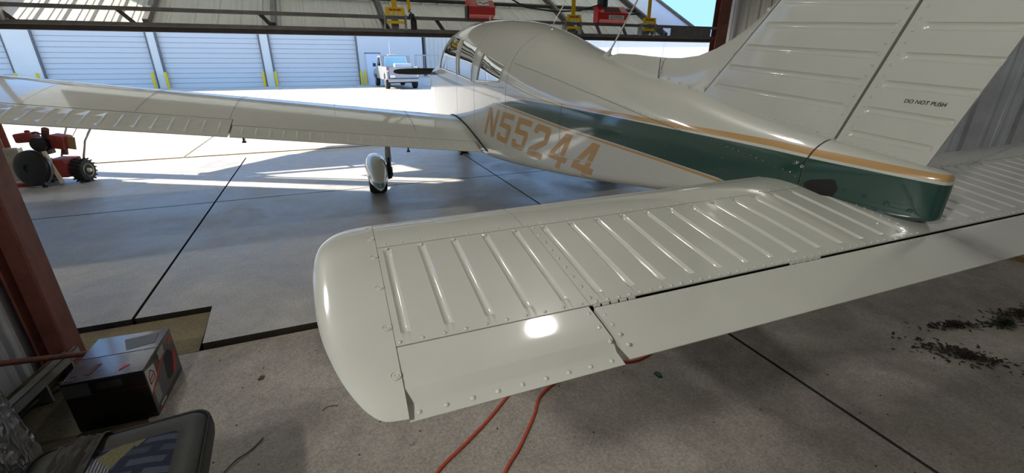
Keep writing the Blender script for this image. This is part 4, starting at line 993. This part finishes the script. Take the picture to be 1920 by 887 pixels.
pr_side([(-bd/2+.006, .12), (-bd/2+.006, .235), (-.075, .215), (-.08, .155)], 'carton_white')
pr_side([(-bd/2+.006, .11), (-bd/2+.006, .12), (-.08, .155), (.02, .205), (.03, .205), (.02, .190), (-.08, .142)], 'carton_red', .0008)
hx = [(-.15, .155), (-.15, .19), (-.125, .212), (-.10, .19), (-.10, .16)]
for a, b in zip(hx, hx[1:]+hx[:1]): MB().bar((bw/2+.001, *a), (bw/2+.001, *b), .001, .004, (0, 0, 1)).build('print_line', 'black_ink', bx_)
MB().box((bw/2+.0009, -.125, .178), (.001, .03, .010), Matrix.Rotation(R(20), 3, 'X')).build('print_patch', 'carton_red', bx_)
pr_side([(-.16, .105), (-.08, .135), (.03, .19), (.165, .19), (.165, .03), (-.03, .03), (-.16, .03)], 'carton_grey', .0003)
for k in range(7): pr_side([(-.145, .112-.011*k), (-.145, .116-.011*k), (-.09, .124-.011*k), (-.09, .120-.011*k)], 'carton_white', .0010)
for k in range(6): pr_side([(-.02, .226-.007*k), (-.02, .229-.007*k), (.05, .232-.007*k), (.05, .229-.007*k)], 'carton_white', .0010)
pr_side([(.0, .07), (.03, .055), (.09, .06), (.115, .09), (.115, .15), (.08, .185), (.02, .17)], 'black_ink', .0012)
pr_side([(.10, .215), (.15, .225), (.15, .205), (.10, .19)], 'carton_red', .0011); pr_side([(.07, .05), (.10, .05), (.155, .14), (.13, .15)], 'carton_red', .0014)
pr_side([(-.145, .014), (-.13, .014), (-.13, .026), (-.145, .026)], 'carton_red', .001)
for k in range(4): pr_side([(-.125+.016*k, .014), (-.113+.016*k, .014), (-.113+.016*k, .027), (-.125+.016*k, .027)], 'carton_white', .001)
MB().bb(-bw/2+.004, -bw/2+.09, -bd/2-.0008, -bd/2, .175, .236).build('print_patch', 'carton_grey', bx_)
for k in range(4): MB().bb(-.03, .06, -bd/2-.0012, -bd/2, .222-.009*k, .225-.009*k).build('print_line', 'carton_grey', bx_)
MB().bb(-.05, .138, -bd/2-.0010, -bd/2, .165, .172).build('print_line', 'carton_dim', bx_)

# ============================================================ old chair with a patterned seat
def weave_mat():
    m = bpy.data.materials.new('seat_fabric'); m.use_nodes = True; nt = m.node_tree; p = nt.nodes['Principled BSDF']; L = nt.links; p.inputs['Roughness'].default_value = .9
    tc = nd(nt, 'ShaderNodeTexCoord'); mp = nd(nt, 'ShaderNodeMapping'); mp.inputs['Rotation'].default_value = (0, 0, R(14)); mp.inputs['Scale'].default_value = (4.2, 6, 1); L.new(tc.outputs['Object'], mp.inputs[0])
    br = nd(nt, 'ShaderNodeTexBrick'); br.inputs['Scale'].default_value = 1.; br.inputs['Mortar Size'].default_value = .06; br.inputs['Color1'].default_value = srgb(62, 68, 84); br.inputs['Color2'].default_value = srgb(40, 44, 58); br.inputs['Mortar'].default_value = srgb(22, 26, 48); L.new(mp.outputs[0], br.inputs['Vector'])
    wv = nd(nt, 'ShaderNodeTexWave'); wv.inputs['Scale'].default_value = 38; L.new(tc.outputs['Object'], wv.inputs['Vector'])
    vo = nd(nt, 'ShaderNodeTexVoronoi'); vo.inputs['Scale'].default_value = 13; L.new(tc.outputs['Object'], vo.inputs['Vector'])
    sx = nd(nt, 'ShaderNodeSeparateXYZ'); L.new(vo.outputs['Color'], sx.inputs[0]); g1 = nd(nt, 'ShaderNodeMath', operation='GREATER_THAN'); g1.inputs[1].default_value = .93; L.new(sx.outputs[0], g1.inputs[0])
    g2 = nd(nt, 'ShaderNodeMath', operation='GREATER_THAN'); g2.inputs[1].default_value = .9; L.new(sx.outputs[1], g2.inputs[0])
    m1 = nd(nt, 'ShaderNodeMix', data_type='RGBA'); L.new(g1.outputs[0], m1.inputs[0]); L.new(br.outputs['Color'], m1.inputs[6]); m1.inputs[7].default_value = srgb(98, 94, 66)
    wm = nd(nt, 'ShaderNodeMix', data_type='RGBA'); L.new(wv.outputs['Fac'], wm.inputs[0]); wm.inputs[6].default_value = srgb(30, 34, 46); wm.inputs[7].default_value = srgb(130, 132, 138)
    m2 = nd(nt, 'ShaderNodeMix', data_type='RGBA'); L.new(g2.outputs[0], m2.inputs[0]); L.new(m1.outputs[2], m2.inputs[6]); L.new(wm.outputs[2], m2.inputs[7])
    nz = nd(nt, 'ShaderNodeTexNoise'); nz.inputs['Scale'].default_value = 160; L.new(tc.outputs['Object'], nz.inputs['Vector'])
    m3 = nd(nt, 'ShaderNodeMix', data_type='RGBA', blend_type='OVERLAY'); m3.inputs[0].default_value = .6; L.new(m2.outputs[2], m3.inputs[6]); L.new(nz.outputs['Fac'], m3.inputs[7]); L.new(m3.outputs[2], p.inputs['Base Color']); MATS['seat_fabric'] = m
weave_mat()
ch = thing('chair', 'old padded chair with dark rim and blue patterned seat, bottom left', 'chair', (-2.535, .585, -.036), R(4))
def rrect(w, d, r, n=7):
    P = []
    for cx, cy, a0 in ((w/2-r, d/2-r, 0), (-w/2+r, d/2-r, 90), (-w/2+r, -d/2+r, 180), (w/2-r, -d/2+r, 270)):
        for k in range(n): a = R(a0+90*k/(n-1)); P.append((cx+r*math.cos(a), cy+r*math.sin(a)))
    return P
SW, SD = .44, .47
def cushion(prof, name, m, close=True):
    # prof: (inset, z)
    V = []; n = len(rrect(1, 1, .1))
    for ins, z in prof: V += [(x, y, z) for x, y in rrect(SW-2*ins, SD-2*ins, max(.055-ins*.6, .02))]
    F = [(i*n+k, i*n+(k+1) % n, (i+1)*n+(k+1) % n, (i+1)*n+k) for i in range(len(prof)-1) for k in range(n)]
    if close: F.append(tuple(range((len(prof)-1)*n, len(prof)*n)))
    return MB().add(V, F).build(name, m, ch, 40, recalc=True)
cushion([(.03, .36), (.004, .375), (0, .40), (.001, .43), (.006, .44), (.010, .436), (.014, .443), (.03, .452), (.055, .4535), (.085, .445)], 'seat_shell', 'chair_shell', False)
cushion([(.078, .446), (.09, .449), (.13, .455), (.2, .456)], 'seat_pad', 'seat_fabric')
MB().tube([(x, y, .441) for x, y in rrect(SW-.012, SD-.012, .052)+rrect(SW-.012, SD-.012, .052)[:1]], .0045, 8).build('piping', 'black_rubber', ch, 50)
MB().lathe([(.05, 0), (.03, .02), (.026, .3), (.06, .345), (.12, .36)], 16, (0, 0, .03)).build('pedestal', 'black_metal', ch, 40)
for k in range(5):
    a = 2*math.pi*k/5+.3; MB().bar((0, 0, .065), (.24*math.cos(a), .24*math.sin(a), .052), .04, .025).build('base_arm', 'black_metal', ch); MB().lathe([(.022, -.012), (.022, .012)], 12, (.245*math.cos(a), .245*math.sin(a), .022), (-math.sin(a), math.cos(a), 0)).build('castor', 'black_rubber', ch, 40)
# dark cloth sheet over the chair's left side and crumpled plastic beside it
def cloth_fn(fn, nu, nv, name, m, label, cat, smooth=28):
    me = MB().grid(nu, nv, fn); o = me.build(name, m, None, smooth); sm_ = o.modifiers.new('thickness', 'SOLIDIFY'); sm_.thickness = .003; return tag(o, label, cat)
mat('dark_cloth', srgb(62, 60, 54), .65, var=.5, scale=25, bump=.2)
def drape(u, v):
    x = -2.615-.17*u+.05*(1-v)*(.5-u); y = .845-.50*v+.03*math.sin(3*u); z = .418+.012*math.sin(u*26+v*5)*(.3+u)+.006*math.sin(u*61+v*9)-.13*max(0, u-.35)
    if y > .80: z -= (y-.80)*1.2
    return (x, y, z+.008)
cloth_fn(drape, 44, 18, 'draped_cloth', 'dark_cloth', 'dark grey folded cloth draped over the left side of the chair', 'cloth')
def plastic_mat():
    m = bpy.data.materials.new('crinkled_plastic'); m.use_nodes = True; nt = m.node_tree; p = nt.nodes['Principled BSDF']; L = nt.links; p.inputs['Base Color'].default_value = srgb(92, 92, 92); p.inputs['Roughness'].default_value = .22; p.inputs['Specular IOR Level'].default_value = .9; p.inputs['Metallic'].default_value = .35
    tc = nd(nt, 'ShaderNodeTexCoord'); vo = nd(nt, 'ShaderNodeTexVoronoi', feature='F1'); vo.inputs['Scale'].default_value = 34; nz = nd(nt, 'ShaderNodeTexNoise'); nz.inputs['Scale'].default_value = 9
    mx = nd(nt, 'ShaderNodeMix', data_type='RGBA'); mx.inputs[0].default_value = .12; L.new(tc.outputs['Object'], mx.inputs[6]); L.new(nz.outputs['Color'], mx.inputs[7]); L.new(tc.outputs['Object'], nz.inputs['Vector']); L.new(mx.outputs[2], vo.inputs['Vector'])
    b = nd(nt, 'ShaderNodeBump'); b.inputs['Strength'].default_value = .9; b.inputs['Distance'].default_value = .012; L.new(vo.outputs['Distance'], b.inputs['Height']); L.new(b.outputs[0], p.inputs['Normal']); MATS['crinkled_plastic'] = m
plastic_mat()
from mathutils import noise as mnoise
def bag(u, v):
    y = .22+1.02*v; xb = float(np.interp(y, [.2, .45, .57, .64, .71, .88, 1.04, 1.24], [-2.80, -2.775, -2.765, -2.755, -2.77, -2.81, -2.93, -3.05]))
    x = max(xb+.03-.43*u, -3.27); h = .66*min(1, (u/.16)**.55)*min(1, ((1-v)/.14)**.6)
    q = mnoise.noise((x*16, y*16, 3.))*.03+abs(mnoise.noise((x*34, y*34, 1.)))*.028+mnoise.noise((x*70, y*70, 5.))*.008
    return (x+.02*mnoise.noise((y*14, 2, u*3)), y+.02*mnoise.noise((x*14, 7, v*3)), max(-.012, -.01+h+q*min(1, h*4)))
cloth_fn(bag, 70, 90, 'plastic_sheet', 'crinkled_plastic', 'crumpled shiny grey plastic sheet heaped in the bottom left corner', 'plastic sheet', 40)

# ============================================================ bits along the left wall
o = MB().tube([(-3.315, 1.42, .40), (-3.10, 1.885, .105)], .013, 10).build('rusty_pipe', 'rust', None, 50); tag(o, 'thin rusty pipe leaning across the foot of the left column', 'pipe')
o = MB().bb(-.25, .25, -.34, .34, 0, .02).build('old_board', 'old_board'); o.location = (-3.03, 1.08, -.034); o.rotation_euler = (0, 0, R(-3)); tag(o, 'dusty brown board lying on the floor left of the printed box', 'board')
t = thing('steel_angle_frame', 'galvanised steel angle frame lying below the rusty pipe', 'frame', (-3.24, 1.72, -.031), R(-8))
MB().bb(-.02, .02, -.28, .27, .13, .135).bb(.016, .02, -.28, .27, .09, .135).build('rail', 'zinc', t)
MB().bb(-.06, -.055, -.30, .29, .0, .05).build('lower_rail', 'zinc', t)
for y in (-.2, .02, .2): MB().bb(-.03, .02, y-.005, y+.005, 0, .13).build('bracket', 'zinc', t)
MB().bb(-.05, -.02, -.25, .25, .04, .13).build('back_plank', 'old_board', t)

# ============================================================ orange extension cord
def catmull(P, n=10):
    P = [Vector(p) for p in P]; Q = []
    for i in range(len(P)-1):
        a, b, c, d = P[max(i-1, 0)], P[i], P[i+1], P[min(i+2, len(P)-1)]
        for k in range(n):
            t = k/n; Q.append(.5*((2*b)+(c-a)*t+(2*a-5*b+4*c-d)*t*t+(3*b-a-3*c+d)*t**3))
    Q.append(P[-1]); return Q
cz = -.0228
cord = [(-1.95, .30), (-1.80, .52), (-1.65, .68), (-1.52, .765), (-1.38, .86), (-1.18, 1.02), (-.9, 1.25), (-.55, 1.38), (-.25, 1.25), (-.22, 1.08), (-.39, .99), (-.53, .962), (-.63, .998), (-.78, 1.02), (-.96, .98), (-1.10, .91), (-1.18, .81), (-1.31, .67), (-1.41, .58), (-1.55, .40), (-1.62, .15)]
o = MB().tube(catmull([(x, y, cz) for x, y in cord]), .0072, 8).build('extension_cord', 'orange_cord', None, 60); tag(o, 'orange extension cord looping over the floor under the stabilator', 'cord')

# ============================================================ litter on the floor
rnd = random.Random(3)
def heap(name, cx, cy, a, b, n, m, label, cat, rot=0., hz=.03):
    mb = MB()
    for k in range(n):
        r = abs(rnd.gauss(0, .5)); th = rnd.random()*2*math.pi; x = r*a*math.cos(th); y = r*b*math.sin(th); x, y = cx+x*math.cos(rot)-y*math.sin(rot), cy+x*math.sin(rot)+y*math.cos(rot)
        L = rnd.uniform(.008, .045); w = rnd.uniform(.003, .010); d = rnd.random()*math.pi*2; z = -.0285+rnd.random()*hz*max(0, 1-r); e = Vector((math.cos(d), math.sin(d), rnd.uniform(-.1, .25))); q = Vector((-math.sin(d), math.cos(d), 0))
        c = Vector((x, y, z)); mb.add([c-e*L/2*0, c+e*L*.5+q*w, c+e*L, c+e*L*.5-q*w+Vector((0, 0, .003))], [(0, 1, 2, 3)])
    o = mb.build(name, m); o['kind'] = 'stuff'; return tag(o, label, cat)
heap('leaf_litter', 2.02, .43, .34, .08, 420, 'leaf_brown', 'long drift of dry brown leaf litter at the right edge of the floor', 'leaves', R(-14))
heap('grass_tuft', 1.76, .42, .10, .045, 260, 'leaf_green', 'green grassy tuft lying in the leaf litter', 'grass', R(-12), .05)
heap('dirt_crumbs', 1.16, .33, .26, .10, 420, 'dirt', 'dark scattered dirt crumbs nearest the joint in the floor', 'dirt', R(-50))
heap('dry_straw', 1.46, .52, .26, .04, 200, 'leaf_brown', 'thin line of dark straw pointing at the grassy tuft', 'straw', R(-18))
def scrap(x, y, pts, m, label, cat, name='paper_scrap', h=.008):
    o = MB().prism(pts, lambda p, q, t: (p, q, t+.3*p*q*20), 0, h).build(name, m, None, recalc=True); o.location = (x, y, -.029); return tag(o, label, cat)
scrap(-.48, .83, [(-.012, -.02), (.01, -.024), (.016, .0), (.004, .022), (-.014, .014)], 'teal_scrap', 'small dark teal scrap on the floor behind the tab', 'scrap', h=.006)
scrap(-2.34, 1.55, [(-.012, -.012), (.012, -.006), (.016, .01), (-.004, .016)], 'twig', 'small curled brown leaf left of the stabilator tip', 'leaf', 'dry_leaf')
scrap(-1.72, .86, [(-.01, -.008), (.01, -.01), (.012, .006), (-.006, .012)], 'pale_scrap', 'pale paper crumb below the stabilator tip', 'scrap')
o = MB().tube(catmull([(-2.42, .98, -.026), (-2.38, 1.03, -.022), (-2.33, 1.07, -.026), (-2.29, 1.12, -.024)], 6), .0028, 6).build('twig', 'twig'); tag(o, 'thin bent twig on the floor right of the old chair', 'twig')
o = MB().tube(catmull([(-2.06, 1.20, -.0275), (-2.03, 1.215, -.0265), (-1.99, 1.205, -.0275)], 5), .0018, 5).build('twig', 'twig'); tag(o, 'tiny dark twig left of the stabilator tip trailing edge', 'twig')
rb = MB()
for k in range(260):
    x, y = rnd.uniform(-2.6, 2.2), rnd.uniform(-.4, 1.85); rb.dome((x, y, -.0305), rnd.uniform(.0015, .0045), (0, 0, 1), .8, 5)
o = rb.build('grit', 'dirt'); o['kind'] = 'stuff'; tag(o, 'dark grit scattered over the near concrete floor', 'grit')
o = MB().bb(-.05, .05, -.25, .25, 0, .045).build('timber_offcut', 'timber'); o.location = (3.12, .90, -.03); o.rotation_euler = (0, 0, R(20)); tag(o, 'pale timber offcut on the floor by the right wall', 'timber')

# ============================================================ red walk-behind tractor in the doorway
wt = thing('walk_behind_tractor', 'old red two-wheeled walk-behind tractor with a big black disc cover', 'tractor', (-5.02, 6.62, 0), R(-14))
def tread_wheel(x, y, r, w, rim):
    tb_ = MB().lathe([(r*.55, -w/2), (r*.86, -w/2), (r*.93, -w*.38), (r*.94, w*.38), (r*.86, w/2), (r*.55, w/2)], 28, (x, y, r), (1, 0, 0)).build('wheel', 'black_rubber', wt, 40)
    for k in range(18):
        a = 2*math.pi*k/18
        for s in (-1, 1):
            c = Vector((x+s*w*.26, y+r*.955*math.cos(a+s*.09), r+r*.955*math.sin(a+s*.09))); MB().box(c, (w*.5, r*.09, r*.11), Matrix.Rotation(a+s*.09, 3, 'X') @ Matrix.Rotation(s*R(22), 3, 'Z')).build('tread_lug', 'black_rubber', tb_)
    for s in (-1, 1): MB().lathe([(r*.56, 0), (r*.55, .012), (r*.45, -.02), (r*.2, -.012), (r*.16, .03), (r*.05, .035)], 24, (x+s*w*.49, y, r), (s, 0, 0)).build('rim', rim, tb_, 35)
tread_wheel(.26, .0, .145, .115, 'cream_rim'); tread_wheel(-.18, .05, .145, .115, 'cream_rim')
MB().cbox((.09, -.02, .20), (.22, .30, .22), .03).build('gearbox', 'faded_red', wt, 40); MB().tube([(-.14, .03, .145), (.22, 0, .145)], .035, 12).build('axle', 'faded_red', wt, 40)
dish = MB().lathe([(.205, 0), (.212, .02), (.205, .04), (.19, .048), (.15, .062), (.08, .07), (.045, .07), (.04, .055), (.01, .055)], 40, (-.12, -.20, .225), (-.18, -1, .16)).build('disc_cover', 'black_metal', wt, 40)
MB().lathe([(.217, -.03), (.217, .0)], 40, (-.12, -.20, .225), (-.18, -1, .16)).build('cover_rim', 'steel', wt, 40)
MB().bar((.035, -.17, .42), (.125, -.19, .03), .03, .035, (0, 1, 0)).build('guard_bar', 'cream_rim', wt)
MB().cbox((.0, -.02, .50), (.17, .20, .15), .03).build('engine_block', 'cast_metal', wt, 40)
for k in range(6): MB().bb(-.10, .09, -.14, .1, .455+.018*k, .461+.018*k).build('cooling_fin', 'cast_metal', wt)
MB().lathe([(.075, 0), (.085, .02), (.08, .05), (.03, .07)], 24, (.0, -.13, .50), (0, -1, 0)).build('starter_cover', 'cast_metal', wt, 40)
MB().cbox((-.20, -.02, .565), (.19, .15, .11), .02, Matrix.Rotation(R(-4), 3, 'Y')).build('fuel_tank', 'faded_red', wt, 40); MB().lathe([(.025, 0), (.025, .025), (.01, .03)], 14, (-.18, -.02, .62)).build('fuel_cap', 'faded_red', wt, 40)
MB().cbox((.14, -.02, .51), (.16, .17, .16), .015, Matrix.Rotation(R(10), 3, 'Y')).build('engine_shroud', 'faded_red', wt, 40)
MB().box((.255, -.03, .49), (.09, .012, .15), Matrix.Rotation(R(10), 3, 'Y')).build('side_plate', 'timber', wt)
MB().lathe([(.03, 0), (.035, .01), (.035, .12), (.02, .13)], 14, (.04, -.08, .575), (.3, -.2, .5)).build('muffler', 'rust', wt, 40)
MB().tube([(-.07, -.1, .62), (-.02, -.12, .64), (.05, -.1, .60), (.09, -.1, .52)], .009, 6).build('fuel_line', 'black_rubber', wt)
MB().lathe([(.03, 0), (.03, .08)], 14, (.17, -.06, .36), (.2, 0, 1)).build('carburettor', 'rust', wt, 40); MB().cbox((-.02, -.06, .40), (.12, .12, .06), .015).build('mounting_plate', 'cast_metal', wt, 40)
MB().tube([(-.16, -.10, .40), (-.06, -.12, .43), (.02, -.12, .38)], .012, 8).build('lever', 'steel', wt, 40)
for x0, x1 in ((.22, .34), (-.03, .02)): MB().tube([(x0, .12, .26), (x0+.03, .2, .48), (x1, .42, .78), (x1, .56, .86)], .013, 10).build('handlebar', 'steel', wt, 50)
MB().tube([(.10, .1, .42), (.17, .4, .75)], .004, 5).build('control_wire', 'black_rubber', wt)
c_ = MB().lathe([(.032, -.014), (.032, .014)], 16, (-.02, -.26, .033), (1, .2, 0)).build('caster_wheel', 'black_rubber', wt, 40); MB().bb(-.045, .005, -.275, -.245, .03, .09).build('caster_fork', 'steel', wt)
# blocks and boards by the door post
for i, (x, y, z, lb) in enumerate(((-5.66, 6.95, 0, 'lower cream concrete block beside the left door post'), (-5.68, 6.96, .20, 'upper cream concrete block beside the left door post'))):
    t = thing('concrete_block', lb, 'block', (x, y, z), R(10), 'concrete blocks by the left door post'); mb = MB()
    mb.bb(-.19, .19, -.09, -.06, 0, .195); mb.bb(-.19, .19, .06, .09, 0, .195)
    mb.build('face_shell', 'block', t)
    for a in (-.175, 0, .175): MB().bb(a-.015, a+.015, -.06, .06, 0, .195).build('web', 'block', t)
o = MB().bb(-.14, .14, -.04, .04, 0, .04).build('wooden_block', 'faded_red'); o.location = (-5.42, 6.53, 0); o.rotation_euler = (0, 0, R(15)); tag(o, 'dark red wooden block on the floor behind the left column', 'block')

# ============================================================ pickup truck on the apron
mat('truck_glass_sky', srgb(150, 196, 200), .12, coat=.6)  # opaque pale teal stands for sky reflected in the rear glass
gz = -.01*(27-7.88)-.012
tr = thing('pickup_truck', 'silver pickup truck parked tail-on before the far hangar', 'truck', (2.62, 26.75, gz), R(2))
TWd = .92
def tp(n, mb, m, s=None): return mb.build(n, m, tr, s)
def side_profile(pts, x0, x1): return MB().prism(pts, lambda p, q, t: (t, p, q), x0, x1)
tp('bed_side', side_profile([(.05, .55), (.55, .52), (.62, .78), (.85, .92), (1.15, .78), (1.22, .52), (2.0, .5), (2.0, 1.22), (.05, 1.22)], -TWd, -TWd+.09), 'silver_paint'); tp('bed_side', side_profile([(.05, .55), (.55, .52), (.62, .78), (.85, .92), (1.15, .78), (1.22, .52), (2.0, .5), (2.0, 1.22), (.05, 1.22)], TWd-.09, TWd), 'silver_paint')
tp('bed_floor', MB().bb(-TWd+.09, TWd-.09, .05, 2.0, .6, .66), 'dark_steel'); tp('bed_front', MB().bb(-TWd+.09, TWd-.09, 1.94, 2.0, .66, 1.2), 'silver_paint')
tg = tp('tailgate', MB().cbox((0, .03, .90), (1.56, .06, .58), .015), 'silver_paint', 40); MB().bb(-.12, .12, -.012, 0, 1.0, 1.06).build('tailgate_handle', 'black_metal', tg); MB().bb(-.7, .7, -.006, 0, .83, .835).build('crease', 'dark_steel', tg)
tp('cab', side_profile([(2.0, .5), (5.3, .5), (5.38, .95), (3.9, 1.16), (3.2, 1.80), (2.15, 1.82), (2.0, 1.25)], -TWd+.05, TWd-.05), 'silver_paint', 30)
MB().prism([(-.66, 1.27), (.66, 1.27), (.58, 1.72), (-.58, 1.72)], lambda p, q, t: (p, 2.0+(q-1.25)*.26+t, q), -.02, -.012).build('rear_window', 'truck_glass_sky', tr); MB().prism([(-.72, 1.22), (.72, 1.22), (.63, 1.77), (-.63, 1.77)], lambda p, q, t: (p, 2.0+(q-1.25)*.26+t, q), -.009, -.003).build('rear_window_surround', 'far_door', tr)
tp('side_window', side_profile([(2.3, 1.25), (3.6, 1.22), (3.15, 1.70), (2.35, 1.72)], -TWd+.04, -TWd+.049), 'window_glass')
tp('roof_light', MB().cbox((-.1, 2.6, 1.85), (.5, .2, .06), .02), 'cream_rim', 40)
for s in (-1, 1):
    lm = tp('tail_light', MB().bb(s*.87-.055, s*.87+.055, .02, .06, .95, 1.2), 'silver_paint'); MB().bb(s*.87-.045, s*.87+.045, .008, .02, 1.06, 1.17).build('red_lens', 'tail_lamp', lm); MB().bb(s*.87-.04, s*.87+.04, .008, .02, .96, 1.04).build('clear_lens', 'white_label', lm)
    for y in (.86, 4.5):
        w_ = tp('wheel', MB().lathe([(.2, -.12), (.34, -.12), (.37, -.09), (.37, .09), (.34, .12), (.2, .12)], 26, (s*.80, y, .37), (1, 0, 0)), 'black_rubber', 40); MB().lathe([(.2, 0), (.19, .015), (.05, .03)], 20, (s*.92, y, .37), (s, 0, 0)).build('hub', 'steel', w_, 40)
tp('bumper', MB().cbox((0, -.08, .50), (1.76, .14, .17), .03), 'steel', 40); tp('licence_plate', MB().bb(-.86+.1, -.86+.36, -.155, -.15, .66, .78), 'white_label'); tp('rear_axle', MB().tube([(-.75, .86, .37), (.75, .86, .37)], .06, 10), 'dark_steel', 40); tp('chassis', MB().bb(-.4, .4, .1, 5, .40, .5), 'dark_steel')
mi = tp('mirror', MB().cbox((-1.05, 3.55, 1.28), (.18, .08, .2), .03), 'black_metal', 40)
tp('whip_aerial', MB().tube([(-.2, 2.6, 1.85), (-.2, 2.6, 2.6)], .012, 6), 'white_label')
tp('tool_chest', MB().cbox((.25, 1.4, 1.28), (.95, .5, .2), .02), 'white_label', 40)
# loading gate rack leaning behind the truck
lr = thing('ramp_gate', 'grey steel ramp gate standing right of the pickup truck', 'gate', (4.65, 29.8, -.01*(29.8-7.88)-.012), R(-4))
for x in (-.72, .72): MB().bb(x-.03, x+.03, -.03, .03, 0, 1.9).build('post', 'steel', lr)
for z in (.6, 1.88): MB().bb(-.72, .72, -.02, .02, z-.03, z+.03).build('rail', 'steel', lr)
for k in range(9): MB().bb(-.62+.155*k-.014, -.62+.155*k+.014, -.012, .012, .6, 1.88).build('gate_bar', 'steel', lr)
MB().bb(-.3, .72, .02, .03, .05, .62).build('lower_panel', 'far_door', lr)
# red standpipe by the entry door
sp_ = thing('red_fire_extinguisher', 'red fire extinguisher with black hose on a post left of the truck', 'fire extinguisher', (1.78, 32.7, -.01*(32.7-7.88)-.012))
MB().lathe([(.08, 0), (.08, .62), (.05, .70), (.03, .74)], 16, (0, 0, .1)).build('cylinder', 'red_enamel', sp_, 40); MB().bb(-.03, .03, -.03, .03, .84, .92).build('valve', 'black_metal', sp_); MB().tube([(0, -.03, .90), (-.14, -.06, .92), (-.17, -.06, .7), (-.1, -.08, .4)], .022, 8).build('hose', 'black_rubber', sp_, 40); MB().lathe([(.1, 0), (.1, .1)], 14).build('stand', 'black_metal', sp_, 40)
